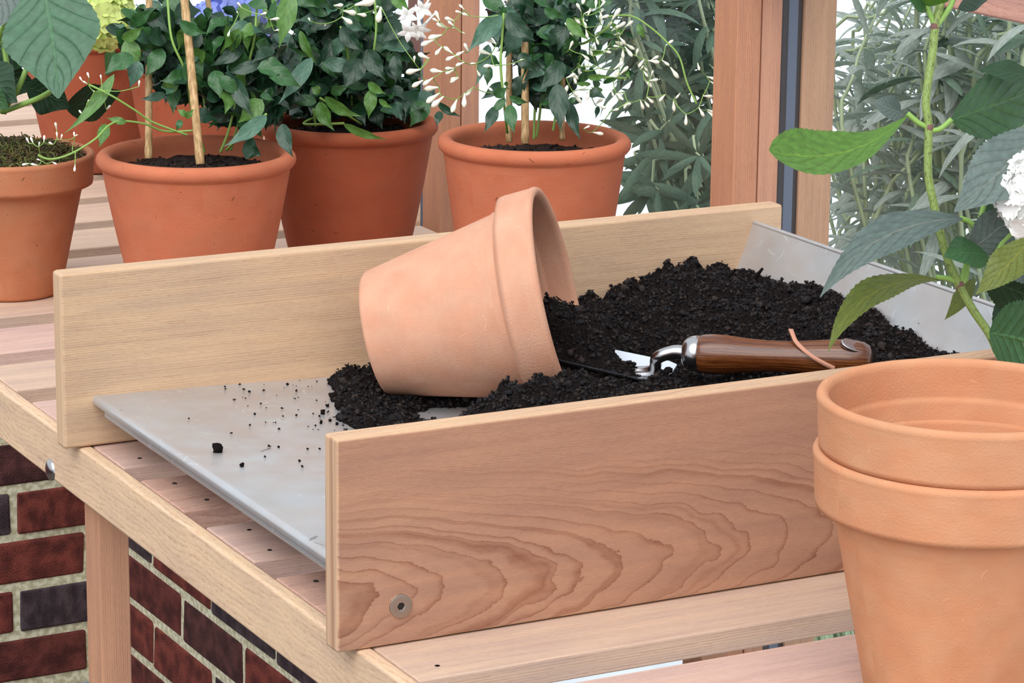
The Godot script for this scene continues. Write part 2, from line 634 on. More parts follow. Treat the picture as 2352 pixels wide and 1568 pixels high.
	M.floor.uv1_triplanar = true
	M.far_stone = mat(c8(120, 128, 138), 0.9)
	M.far_stone.albedo_texture = M.mortar.albedo_texture
	M.far_stone.uv1_triplanar = true

func fleck_stripe_tex() -> ImageTexture:       # polished dark hardwood, v along the handle
	var a := noise(101, 1.0, 3)
	var bytes := PackedByteArray()
	var w := 512
	var h := 512
	bytes.resize(w * h * 3)
	var k := 0
	for y in h:
		for x in w:
			var s := a.get_noise_2d(x * 0.045, y * 0.004) * 0.5 + a.get_noise_2d(x * 0.16, y * 0.012) * 0.25
			var p := a.get_noise_2d(x * 0.6, y * 0.035 + 90.0)
			var l := clampf(0.72 + s * 0.6 - maxf(p - 0.25, 0.0) * 1.1, 0.12, 1.0)
			bytes[k] = int(l * 255.0)
			bytes[k + 1] = int(pow(l, 1.5) * 0.95 * 255.0)
			bytes[k + 2] = int(l * l * 0.86 * 255.0)
			k += 3
	return tex_from(w, h, bytes)

# ---------------------------------------------------------------- the setting
func make_setting():
	structure("ground", box_mesh(Vector3(-40, -0.3, -60), Vector3(40, -0.02, 40), 0.01), M.paving)
	structure("floor", box_mesh(Vector3(-2.6, -0.05, -2.7), Vector3(0.8, 0, 2.4), 0.005), M.floor)
	structure("wall_outside", box_mesh(Vector3(-14, -0.02, -24), Vector3(30, 1.1, -23.6), 0.02), M.far_stone)
	for k in 9:                                   # the outside kerb stones seen far off between the leaves
		structure("trim_%d" % (k + 1), box_mesh(Vector3(5.2 + 0.9 * k, -0.02, -11.4 + 0.3 * k), Vector3(5.2 + 0.9 * k + 0.82, 0.22 + 0.06 * (k % 3), -10.9 + 0.3 * k), 0.03), M.far_stone)
	brick_wall("wall_back", Vector3(-0.45, 0, -2.695), Vector3.RIGHT, Vector3.BACK, 1.25, 0.064)
	brick_wall("wall_right", Vector3(0.8, 0, -2.695), Vector3.BACK, Vector3.LEFT, 1.0, 0.123)
	structure("unseen_wall_left", box_mesh(Vector3(-2.8, 0, -2.8), Vector3(-2.6, 0.82, 2.4), 0.01), M.brick1)  # out of view, added to darken what the glass panes reflect
	structure("unseen_wall_end", box_mesh(Vector3(-2.6, 0, -2.8), Vector3(-0.45, BY - 0.1, -2.69), 0.01), M.brick1)  # unseen stretch added to keep bright ground out of the glass reflection
	post_frame("window_1", -0.6515, -0.612, true)
	post_frame("window_2", -1.2412, -1.199, false)
	var w1 := get_node("window_1")
	part(w1, "transom", box_mesh(W(0.661, 0.331, -0.612), W(0.70, 0.425, 1.3), 0.003, Vector2(0.33, 0.1)), M.transom)
	part(w1, "glass_pane", box_mesh(W(0.7066, -0.99, -0.612), W(0.7106, 1.0, 1.3), 0.0005), M.glass)
	part(get_node("window_2"), "glass_pane", box_mesh(W(0.7066, -0.99, -1.199), W(0.7106, 1.0, -0.6515), 0.0005), M.glass)
	structure("trim_10", box_mesh(W(0.64, -0.10, -2.7), W(0.84, -0.06, -1.45), 0.004), M.outer_post)

func post_frame(called: String, z0: float, z1: float, seal: bool):
	var o := Node3D.new()
	o.name = called
	add_child(o)
	o.set_meta("kind", "structure")
	part(o, "post", box_mesh(W(0.66, -1.02, z0), W(0.6848, 1.1, z1), 0.0015, Vector2(0.1, 0.03)), M.post)
	part(o, "post_rebate", box_mesh(W(0.6848, -1.02, z0 + 0.002), W(0.6858, 1.1, z1 - 0.003), 0.0004, Vector2(0.1, 0.06)), M.dark_hole)
	part(o, "glazing_bead", box_mesh(W(0.6858, -1.02, z0), W(0.7062, 1.1, z1), 0.001, Vector2(0.4, 0.09)), M.bead)
	if seal:
		part(o, "seal", box_mesh(W(0.7062, -1.02, z0 + 0.004), W(0.7135, 1.1, z1 - 0.001), 0.0004), M.gasket)
		part(o, "spacer_bar", box_mesh(W(0.7135, -1.02, z0 + 0.004), W(0.7236, 1.1, z1 - 0.0015), 0.0004), M.gasket_grey)
		part(o, "seal", box_mesh(W(0.7236, -1.02, z0 + 0.004), W(0.7291, 1.1, z1 - 0.003), 0.0004), M.gasket)
		part(o, "outer_post", box_mesh(W(0.7291, -1.02, z0), W(0.7634, 1.1, z1), 0.0015, Vector2(0.25, 0.05)), M.outer_post)
	else:
		part(o, "outer_post", box_mesh(W(0.726, 0.0, z0 - 0.175), W(0.75, 1.1, z0 - 0.1255), 0.0015, Vector2(0.25, 0.05)), M.outer_dark)
		part(o, "outer_frame", box_mesh(W(0.7205, -0.05, z0 - 0.130), W(0.7255, 1.1, z0 - 0.1245), 0.0005), M.gasket_grey)

func brick_wall(called: String, from: Vector3, run: Vector3, out: Vector3, length: float, first: float):
	var course := 0.0795
	var top := BY - 0.10
	var core_a := from - out * 0.11
	var core_b := from + run * length - out * 0.005 + Vector3.UP * top
	var wall := structure(called, box_mesh(Vector3(minf(core_a.x, core_b.x), 0, minf(core_a.z, core_b.z)), Vector3(maxf(core_a.x, core_b.x), top, maxf(core_a.z, core_b.z)), 0.001), M.mortar)
	var meshes := []
	for k in 5:
		var r := RandomNumberGenerator.new()
		r.seed = 40 + k
		meshes.append(rough_brick(0.224, 0.0675, 0.05, r))
	var line := BY - 0.787 + course * 0.5          # middle of a course above a known bed joint
	var row := -20
	var turn := Basis(run, Vector3.UP, run.cross(Vector3.UP)) if run.cross(Vector3.UP).dot(out) > 0 else Basis(-run, Vector3.UP, (-run).cross(Vector3.UP))
	while line + row * course < 0.02:
		row += 1
	while line + row * course < top - 0.03:
		var x := first - (0.118 if posmod(row, 2) == 0 else 0.0)
		while x < length - 0.01:
			var w := minf(x + 0.224, length) - maxf(x, 0.0)
			if w > 0.04:
				var mid := maxf(x, 0.0) + w / 2
				var b := part(wall, "brick", meshes[rng.randi() % 5], M["brick%d" % [0, 1, 0, 2, 3, 4, 1][rng.randi() % 7]])
				b.transform = Transform3D(turn.scaled_local(Vector3(w / 0.224, 1, 1)), from + run * mid + Vector3.UP * (line + row * course) - out * (0.025 + rng.randf() * 0.003))
			x += 0.2355
		row += 1

func rough_brick(w: float, h: float, d: float, r: RandomNumberGenerator) -> ArrayMesh:
	var m := Mb.new()
	m.box(Vector3(-w, -h, -d) / 2, Vector3(w, h, d) / 2, 0.005, Vector2(2, 2))
	for i in m.v.size():
		var p := m.v[i]
		var s := sin(p.x * 91.0 + p.y * 57.0 + r.seed * 1.7) + sin(p.x * 37.0 - p.y * 140.0 + p.z * 60.0)
		m.v[i] = p + m.n[i] * 0.0011 * s
	return m.done()

# ---------------------------------------------------------------- the staging
func make_bench():
	var o := thing("potting_bench", "slatted cedar greenhouse staging that carries the tray and all the pots", "bench", Vector3(0.3, 0, -0.5))
	var to := -o.position
	var xf := Transform3D(Basis(), to)
	part(o, "front_rail", box_mesh(W(0.0143, -0.0432, -2.3), W(0.0254, 0, 1.0), 0.0025, Vector2(0.1, 0.02)), M.rail, xf)
	part(o, "back_rail", box_mesh(W(0.606, -0.062, -2.3), W(0.6215, -0.0175, 1.0), 0.002), M.slat_tan, xf)
	var fronts := [0.575, 0.448, 0.32, 0.193, 0.0634, -0.072, -0.1963, -0.3268, -0.4493, -0.575, -0.7009, -0.829, -0.9556, -1.08, -1.205, -1.3315, -1.452, -1.571, -1.70, -1.83, -1.96, -2.09]
	var tones := ["slat_tan", "slat_pink", "slat_tan", "slat_pink", "slat_tan", "slat_red", "slat_pink", "slat_red", "slat_pink", "slat_pink", "slat_tan", "slat_pink", "slat_tan", "slat_tan"]
	for k in fronts.size():
		var f: float = fronts[k]
		var tone: String = tones[k] if k < tones.size() else "slat_tan"
		var s := part(o, "slat", box_mesh(W(0.0262, -0.0172, f - 0.0875), W(0.6225, -0.0004 - 0.0004 * (k % 2), f), 0.0016, Vector2(0.33, 0.05 + 0.017 * (k % 5))), M[tone], xf)
		if k >= 3 and k <= 8:
			for dz in [0.019, 0.068]:
				part(s, "screw", lathe_mesh([Vector2(0.0019, 0), Vector2(0.0017, 0.0004), Vector2(0.001, 0.0002), Vector2(0, 0.0002)], 12), M.dark_hole, Transform3D(Basis(), W(0.049 + 0.003 * sin(k * 9.0 + dz * 70.0), -0.0006, f - dz)))
	for p in [Vector3(0.0255, 0, -0.5066), Vector3(0.0255, 0, -2.15), Vector3(0.0255, 0, 0.85), Vector3(0.575, 0, -0.5066), Vector3(0.575, 0, 0.85)]:
		part(o, "leg", box_mesh(Vector3(p.x, 0, p.z - 0.032), Vector3(p.x + 0.0252, BY - 0.0175, p.z), 0.0015, Vector2(0.2 + p.z, 0.06)), M.leg, xf)
	var dome := []
	for k in 7:
		dome.append(Vector2(0.0088 * cos(k * PI / 12), 0.0042 * sin(k * PI / 12)))
	dome[6].x = 0.0
	part(o, "bolt", lathe_mesh(dome, 24), M.steel, Transform3D(Basis(Vector3.BACK, PI / 2), to + W(0.0143, -0.0355, -0.582)))

# ---------------------------------------------------------------- the tray
func tray_y(x: float) -> float:
	return 0.0405 - 0.0095 * smoothstep(0.0, 0.34, x)

func plate_profile() -> PackedVector2Array:
	var p := PackedVector2Array()
	for k in 5:                                        # rolled front lip
		var a := PI * (1.15 - 0.65 * k / 4.0)
		p.append(Vector2(0.0295 + 0.0045 * cos(a), 0.0365 + 0.0045 * sin(a)))
	for k in 24:
		var x := 0.034 + 0.486 * k / 23.0
		p.append(Vector2(x, tray_y(x)))
	for q in [Vector2(0.545, 0.0345), Vector2(0.567, 0.0425), Vector2(0.586, 0.0580), Vector2(0.5985, 0.0755), Vector2(0.6065, 0.0930), Vector2(0.6126, 0.1085), Vector2(0.6172, 0.1210), Vector2(0.6188, 0.1252)]:
		p.append(q)
	return p

func make_tray():
	var o := thing("potting_tray", "potting tray with two cedar side boards and a curved sheet metal base", "tray", W(0.32, 0, -0.26))
	var xf := Transform3D(Basis(), -o.position)
	var m := Mb.new()
	m.box(W(0, 0.0004, -0.0187), W(0.647, 0.139, 0), 0.0022, Vector2(1.0 / 0.66, -1.0 / 0.165), Vector2(0.3235, 0.0695 - 0.165 - 0.0028))
	m.tint_by_side(Color(0.70, 0.58, 0.59), Color(1, 1, 1))      # red heartwood faces; edges paler, part of it top light painted in
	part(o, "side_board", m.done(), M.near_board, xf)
	part(o, "side_board", box_mesh(W(0.0014, 0.0004, -0.5305), W(0.6485, 0.1388, -0.5118), 0.0030, Vector2(0.33, 0.082)), M.far_board, xf).set_meta("label", "paler far side board")
	var prof := plate_profile()
	var base := Mb.new()
	var z0 := -0.5145
	var z1 := -0.016
	for side in 2:
		var p := PackedVector3Array()
		var uv := PackedVector2Array()
		for j in prof.size():
			var n2 := (prof[mini(j + 1, prof.size() - 1)] - prof[maxi(j - 1, 0)]).orthogonal().normalized()
			var q := prof[j] + n2 * (0.0012 if side == 1 else 0.0)
			for i in 9:
				p.append(W(q.x, q.y, lerpf(z0, z1, i / 8.0)))
				uv.append(Vector2(i / 8.0, q.x / 0.5 + q.y / 0.5))
		base.grid(p, 9, prof.size(), uv, false, side == 1)
	part(o, "metal_base", base.done(), M.metal, xf)
	var hem := Mb.new()                                # folded edges: under the front lip and behind the top of the upstand
	hem.box(W(0.0285, 0.0262, -0.497), W(0.0335, 0.0372, -0.0190), 0.0024)
	part(o, "front_hem", hem.done(), M.metal, xf)
	part(o, "top_hem", tube_mesh(PackedVector3Array([W(0.6200, 0.1252, -0.5115), W(0.6200, 0.1252, -0.26), W(0.6200, 0.1252, -0.019)]), [0.0019, 0.0019, 0.0019], 10), M.metal, xf)
	# countersunk socket screw in the near board
	var s := Mb.new()
	var rows := PackedVector3Array()
	var uv := PackedVector2Array()
	for k in 4:
		for i in 25:
			var a := TAU * i / 24
			var r := 0.0078
			var z := 0.0011
			if k == 0: z = 0.0002
			if k >= 2:
				var hx := fposmod(a, PI / 3) - PI / 6
				r = 0.0024 / cos(hx)
				z = 0.0011 if k == 2 else 0.0001
			rows.append(Vector3(r * cos(a), r * sin(a), z))
			uv.append(Vector2(i / 24.0, k / 3.0))
	s.grid(rows, 25, 4, uv, true, true)
	part(o, "socket_screw", s.done(), M.screw, xf.translated(W(0.0438, 0.0255, 0.0)))
	part(o, "screw_recess", lathe_mesh([Vector2(0.0086, -0.0004), Vector2(0.0086, 0.0001), Vector2(0.0077, 0.00015), Vector2(0.0077, -0.001)], 24, Transform3D(Basis(Vector3.RIGHT, PI / 2), Vector3.ZERO)), M.leg, xf.translated(W(0.0438, 0.0255, 0.0)))
	part(o, "screw_socket", lathe_mesh([Vector2(0.0028, 0.0), Vector2(0.0, 0.0001)], 12, Transform3D(Basis(Vector3.RIGHT, PI / 2), Vector3.ZERO)), M.dark_hole, xf.translated(W(0.0438, 0.0255, 0.00025)))

# ---------------------------------------------------------------- compost
var heap_points := []

func soil_height(x: float, z: float) -> float:          # staging-relative height of the compost surface before roughness
	var sw := 0.0
	var sh := 0.0
	for q in heap_points:
		var dx: float = x - q.x
		var dz: float = z - q.z
		var w := 1.0 / pow(dx * dx + dz * dz + 0.00012, 2.0)
		sw += w
		sh += w * q.y
	return sh / sw

func plate_height(x: float) -> float:
	var prof := plate_profile()
	for j in range(5, prof.size()):
		if prof[j].x >= x:
			return lerpf(prof[j - 1].y, prof[j].y, inverse_lerp(prof[j - 1].x, prof[j].x, x))
	return prof[-1].y

func make_compost():
	# x, height, z
	heap_points = [
		Vector3(0.36, 0.045, -0.51), Vector3(0.40, 0.060, -0.51), Vector3(0.44, 0.070, -0.51), Vector3(0.46, 0.075, -0.51), Vector3(0.50, 0.082, -0.51), Vector3(0.545, 0.096, -0.51), Vector3(0.58, 0.088, -0.51), Vector3(0.606, 0.085, -0.51),
		Vector3(0.60, 0.088, -0.45), Vector3(0.602, 0.095, -0.38), Vector3(0.60, 0.093, -0.32), Vector3(0.60, 0.088, -0.26), Vector3(0.60, 0.084, -0.20), Vector3(0.592, 0.070, -0.14), Vector3(0.59, 0.06, -0.08),
		Vector3(0.54, 0.094, -0.46), Vector3(0.47, 0.080, -0.44), Vector3(0.52, 0.086, -0.38), Vector3(0.46, 0.074, -0.36), Vector3(0.56, 0.088, -0.30), Vector3(0.50, 0.074, -0.29), Vector3(0.45, 0.062, -0.28),
		Vector3(0.343, 0.112, -0.372), Vector3(0.358, 0.106, -0.348), Vector3(0.372, 0.094, -0.328), Vector3(0.378, 0.080, -0.312), Vector3(0.384, 0.096, -0.366), Vector3(0.362, 0.104, -0.385), Vector3(0.3945, 0.055, -0.298), Vector3(0.405, 0.066, -0.276), Vector3(0.418, 0.056, -0.312), Vector3(0.404, 0.050, -0.330), Vector3(0.394, 0.058, -0.342), Vector3(0.389, 0.062, -0.322), Vector3(0.358, 0.060, -0.300), Vector3(0.338, 0.060, -0.320), Vector3(0.376, 0.064, -0.285), Vector3(0.390, 0.068, -0.280), Vector3(0.402, 0.069, -0.286), Vector3(0.44, 0.050, -0.315), Vector3(0.435, 0.054, -0.355), Vector3(0.47, 0.056, -0.300),
		Vector3(0.415, 0.062, -0.255), Vector3(0.45, 0.071, -0.235), Vector3(0.49, 0.073, -0.20), Vector3(0.53, 0.075, -0.165), Vector3(0.45, 0.066, -0.18), Vector3(0.40, 0.062, -0.21), Vector3(0.55, 0.072, -0.12), Vector3(0.47, 0.066, -0.10), Vector3(0.55, 0.066, -0.05), Vector3(0.46, 0.06, -0.04), Vector3(0.55, 0.080, -0.22),
		Vector3(0.372, 0.068, -0.255), Vector3(0.344, 0.074, -0.262), Vector3(0.318, 0.079, -0.272), Vector3(0.296, 0.079, -0.276), Vector3(0.271, 0.076, -0.278), Vector3(0.247, 0.070, -0.278), Vector3(0.230, 0.058, -0.278), Vector3(0.214, 0.036, -0.278), Vector3(0.30, 0.060, -0.315), Vector3(0.36, 0.066, -0.16), Vector3(0.30, 0.06, -0.19), Vector3(0.26, 0.045, -0.20), Vector3(0.40, 0.06, -0.08), Vector3(0.30, 0.045, -0.10),
		Vector3(0.225, 0.046, -0.47), Vector3(0.245, 0.046, -0.455), Vector3(0.215, 0.045, -0.43), Vector3(0.20, 0.042, -0.395), Vector3(0.19, 0.042, -0.365), Vector3(0.21, 0.041, -0.345), Vector3(0.228, 0.037, -0.335), Vector3(0.27, 0.040, -0.45), Vector3(0.235, 0.040, -0.405),
		Vector3(0.255, 0.029, -0.372), Vector3(0.272, 0.030, -0.345), Vector3(0.252, 0.031, -0.33), Vector3(0.285, 0.031, -0.37),
		Vector3(0.17, 0.020, -0.42), Vector3(0.15, 0.015, -0.36), Vector3(0.195, 0.024, -0.475), Vector3(0.19, 0.018, -0.32), Vector3(0.21, 0.018, -0.29), Vector3(0.15, 0.015, -0.48), Vector3(0.26, 0.02, -0.505), Vector3(0.30, 0.035, -0.505), Vector3(0.20, 0.01, -0.20), Vector3(0.24, 0.015, -0.12), Vector3(0.14, 0.01, -0.28), Vector3(0.28, 0.025, -0.04)]
	var lump := noise(201, 40.0, 4)
	var grit := noise(202, 170.0, 3)
	var o := thing("compost_heap", "heap of dark crumbly compost spilled across the metal base of the tray", "compost", W(0.42, 0.03, -0.28))
	o.set_meta("kind", "stuff")
	var nx := 250
	var nz := 270
	var p := PackedVector3Array()
	var uv := PackedVector2Array()
	var tops := PackedVector3Array()
	for j in nz:
		var z := lerpf(-0.5112, -0.0192, float(j) / (nz - 1))
		for i in nx:
			var x := lerpf(0.14, 0.612, float(i) / (nx - 1))
			var floor_y := plate_height(x)
			var h := soil_height(x, z)
			var cover := clampf((h - floor_y + 0.004) / 0.016, 0.0, 1.0)
			h += (lump.get_noise_2d(x, z) * 0.0105 + grit.get_noise_2d(x, z) * 0.0042) * cover + 0.001 * grit.get_noise_2d(z, x)
			var hidden := h < floor_y + 0.0008
			p.append(W(x, maxf(h, floor_y - 0.003) if not hidden else floor_y - 0.003, z) - o.position)
			uv.append(Vector2(x, z))
			if not hidden:
				tops.append(W(x, h, z))
	var m := Mb.new()
	m.grid(p, nx, nz, uv)
	part(o, "compost_surface", m.done(), M.soil).set_meta("kind", "stuff")
	# crumbs and fibres on the surface
	var tints := [Color(0.013, 0.0115, 0.0125), Color(0.023, 0.020, 0.021), Color(0.038, 0.029, 0.026), Color(0.017, 0.0165, 0.019)]
	scatter(o, "crumbs", clod_mesh(3, 1.05, 1.0), tops, 36000, 0.0004, 0.0018, tints, 0.0006, 5)
	scatter(o, "lumps", clod_mesh(9, 1.2, 0.9), tops, 900, 0.0016, 0.0036, tints, 0.0006, 6)
	scatter(o, "fibres", clod_mesh(14, 5.0, 0.5), tops, 4500, 0.0003, 0.0008, [Color(0.022, 0.016, 0.013), Color(0.036, 0.027, 0.022), Color(0.014, 0.012, 0.012)], 0.0012, 7)
	# loose crumbs lying on the bare metal
	var dust := PackedVector3Array()
	for k in 260:
		var x := 0.06 + 0.19 * pow(rng.randf(), 0.6)
		var z := rng.randf_range(-0.505, -0.22)
		dust.append(W(x, tray_y(x) + 0.0012, z))
	scatter(o, "loose_crumbs", clod_mesh(21, 1.0, 0.8), dust, 230, 0.0004, 0.0011, tints, 0.0, 8)
	var names := ["large lone compost lump on the bare metal nearest the front lip", "small crumb just right of and below the large lone lump", "biggest of the dark crumbs at the left edge of the compost heap", "crumb left of the heap, second one out from its lower edge", "rounded dark crumb touching the left side of the heap", "tiny crumb between the heap and the crumb row to its left",
		"dark crumb against the upper left edge of the heap", "lowest tiny crumb in the trail left of the heap", "tiny crumb in the trail left of the heap, above its lowest one", "tiny crumb closest under the rounded crumb at the heap's left side", "tiny crumb alone on the metal near the far side board", "tiny crumb right of the large lone lump, on a level with it", "tiny crumb midway between the large lone lump and the heap", "tiny crumb nearest the near side board's left end"]
	var k := 0
	for q in [[500, 1042, 4.4], [555, 1076, 1.9], [766, 905, 4.2], [742, 943, 2.4], [778, 929, 3.6], [752, 925, 1.8], [790, 905, 3.2], [738, 966, 1.7], [757, 960, 1.5], [774, 968, 1.4], [660, 875, 1.2], [640, 1028, 1.1], [585, 950, 1.0], [688, 1060, 1.0]]:
		var c := on_plane(q[0], q[1], BY + 0.0385)
		c.y = BY + tray_y(c.x) + q[2] * 0.0007
		var e := part(self, "compost_crumb", clod_mesh(60 + k, 1.0, 0.8), M.soil, Transform3D(Basis.from_euler(Vector3(k, k * 2.0, 0)).scaled(Vector3.ONE * float(q[2]) * 0.001), c))
		e.set_meta("category", "compost crumb")
		e.set_meta("label", names[k])
		if k > 0:
			e.set_meta("group", "loose crumbs on the bare metal")
		k += 1
	for q in [[1655, 655, 1690, 618, 0.0016], [1712, 618, 1750, 655, 0.0018], [1722, 652, 1752, 616, 0.0022], [2148, 775, 2160, 732, 0.0014], [1962, 690, 1968, 668, 0.0022], [1600, 640, 1560, 612, 0.0012], [1440, 760, 1400, 735, 0.0011]]:
		var c := on_plane(q[0], q[1], BY + 0.088)
		var d := (c - cam_at).dot(-cam_turn.z)
		var e := at(q[2], q[3], d - 0.004)
		part(o, "twig", tube_mesh(PackedVector3Array([c - o.position, (c.lerp(e, 0.5) + Vector3(0.001, 0.001, 0)) - o.position, e - o.position]), [q[4], q[4] * 0.8, q[4] * 0.5], 6), M.soil)

func on_plane(u: float, v: float, y: float) -> Vector3:
	var d := at(u, v, 1.0) - cam_at
	return cam_at + d * ((y - cam_at.y) / d.y)

func clod_mesh(seed_: int, long: float, rough: float) -> ArrayMesh:
	var r := RandomNumberGenerator.new()
	r.seed = seed_
	var p := PackedVector3Array()
	var uv := PackedVector2Array()
	for j in 5:
		var row := []
		for i in 6:
			row.append(r.randf_range(1.0 - rough * 0.6, 1.0 + rough * 0.4))
		for i in 7:
			var a := TAU * i / 6
			var b := PI * j / 4 - PI / 2
			var s: float = row[i % 6] if j > 0 and j < 4 else 0.9
			p.append(Vector3(cos(b) * cos(a) * s * long, sin(b) * s, cos(b) * sin(a) * s))
			uv.append(Vector2(i / 6.0, j / 4.0))
	var m := Mb.new()
	m.grid(p, 7, 5, uv, true)
	return m.done()

func scatter(parent: Node3D, called: String, mesh: Mesh, spots: PackedVector3Array, count: int, lo: float, hi: float, tints: Array, lift: float, seed_: int, material: Material = null):
	var r := RandomNumberGenerator.new()
	r.seed = seed_
	var mm := MultiMesh.new()
	mm.transform_format = MultiMesh.TRANSFORM_3D
	mm.use_colors = true
	mm.mesh = mesh
	mm.instance_count = count
	for k in count:
		var s := lo + (hi - lo) * pow(r.randf(), 2.2)
		var q := spots[r.randi() % spots.size()] + Vector3(r.randf() - 0.5, 0, r.randf() - 0.5) * 0.002 + Vector3.UP * (lift * r.randf_range(-0.5, 1.0) + s * 0.2)
		mm.set_instance_transform(k, Transform3D(Basis.from_euler(Vector3(r.randf() * 6.0, r.randf() * 6.0, r.randf_range(-0.7, 0.7))).scaled(Vector3.ONE * s), q - parent.position))
		mm.set_instance_color(k, tints[r.randi() % tints.size()])
	var o := MultiMeshInstance3D.new()
	o.name = called
	o.multimesh = mm
	o.material_override = material if material else M.clod
	parent.add_child(o, true)
	o.set_meta("kind", "stuff")

# ---------------------------------------------------------------- clay pots
func collar_pot(r1: float, h: float, r0: float, hc: float, wall := 0.0075) -> Array:     # profile of a pot with a deep straight collar
	var rb := r0 + (r1 * 0.925 - r0) * (h - hc) / h          # body radius where the collar starts
	var p := [Vector2(0.0, 0.0), Vector2(r0 * 0.9, 0.0), Vector2(r0 - 0.002, 0.0004), Vector2(r0, 0.003)]
	for k in range(1, 7):
		p.append(Vector2(lerpf(r0, rb, k / 6.0), lerpf(0.003, h - hc - 0.003, k / 6.0)))
	p.append_array([Vector2(rb + 0.0008, h - hc - 0.0012), Vector2(rb + 0.003, h - hc + 0.0004), Vector2(r1 * 0.972, h - hc + 0.003), Vector2(r1 * 0.978, h - hc + 0.0065), Vector2(r1 * 0.992, h - 0.0065), Vector2(r1 * 0.999, h - 0.0045), Vector2(r1, h - 0.0028)])
	p.append_array([Vector2(r1 - 0.0008, h - 0.0010), Vector2(r1 - 0.0028, h), Vector2(r1 - wall * 0.6, h - 0.0002), Vector2(r1 - wall * 0.92, h - 0.0018), Vector2(r1 - wall, h - 0.005)])
	p.append_array([Vector2(r1 - wall * 1.12, h - hc * 0.62), Vector2(r1 - wall * 1.2, h - hc * 0.68), Vector2(r1 - wall * 1.55, h - hc * 0.74), Vector2(r1 - wall * 1.7, h - hc * 1.15), Vector2(r1 - wall * 2.1, h - hc * 1.28), Vector2(r0 * 0.86, 0.011), Vector2(r0 * 0.8, 0.008), Vector2(0, 0.008)])
	return p

func roll_pot(r1: float, h: float, r0: float, wall := 0.0075, bead := 0.0072) -> Array:     # profile of a pot with a rolled lip
	var rs := r1 - bead * 0.75
	var p := [Vector2(0.0, 0.0), Vector2(r0 * 0.9, 0.0), Vector2(r0 - 0.002, 0.0005), Vector2(r0, 0.003)]
	for k in range(1, 8):
		var t := k / 7.0
		p.append(Vector2(lerpf(r0, rs, t) + 0.0015 * sin(PI * t), lerpf(0.003, h - bead * 2.2, t)))
	for k in 11:
		var a := deg_to_rad(-75.0 + 255.0 * k / 10.0)
		p.append(Vector2(r1 - bead + bead * cos(a), h - bead + bead * sin(a)))
	p.append_array([Vector2(r1 - bead * 2.05, h - bead * 1.6), Vector2(rs - wall * 1.2, h - bead * 3.0), Vector2(lerpf(r0, rs, 0.5) - wall, h * 0.5), Vector2(r0 - wall, 0.012), Vector2(0, 0.012)])
	return p

func make_tipped_pot():
	var base := W(0.2315, 0.0848, -0.4383)
	var ax := Vector3(0.7962, 0.2403, 0.5553).normalized()
	var o := thing("clay_pot", "pale clay flowerpot tipped on its side in the tray, spilling compost", "pot", base)
	var y := ax
	var x := Vector3.UP.cross(y).normalized()
	part(o, "pot_body", lathe_mesh(collar_pot(0.0862, 0.1473, 0.0492, 0.0325), 96), M.clay_pale, Transform3D(Basis(x, y, x.cross(y)).rotated(y, 0.7), Vector3.ZERO))

func make_stacked_pots():
	var spot := Vector3(0.3075, 0, 0.2232)
	var r := 0.0892
	var h := 0.1530
	var lower := thing("clay_pot", "lower clay flowerpot of the nested pair standing in front of the tray", "pot", W(spot.x, 0, spot.z), "nested clay pots")
	part(lower, "pot_body", lathe_mesh(collar_pot(r, h, r * 0.6, 0.038), 128), M.clay_stack)
	var upper := thing("clay_pot", "upper clay flowerpot nested inside another, its open mouth facing up", "pot", W(spot.x + 0.001, 0.0337, spot.z), "nested clay pots")
	part(upper, "pot_body", lathe_mesh(collar_pot(r * 0.998, h, r * 0.575, 0.0365), 128, Transform3D(Basis(Vector3.UP, 1.9), Vector3.ZERO)), M.clay_stack)

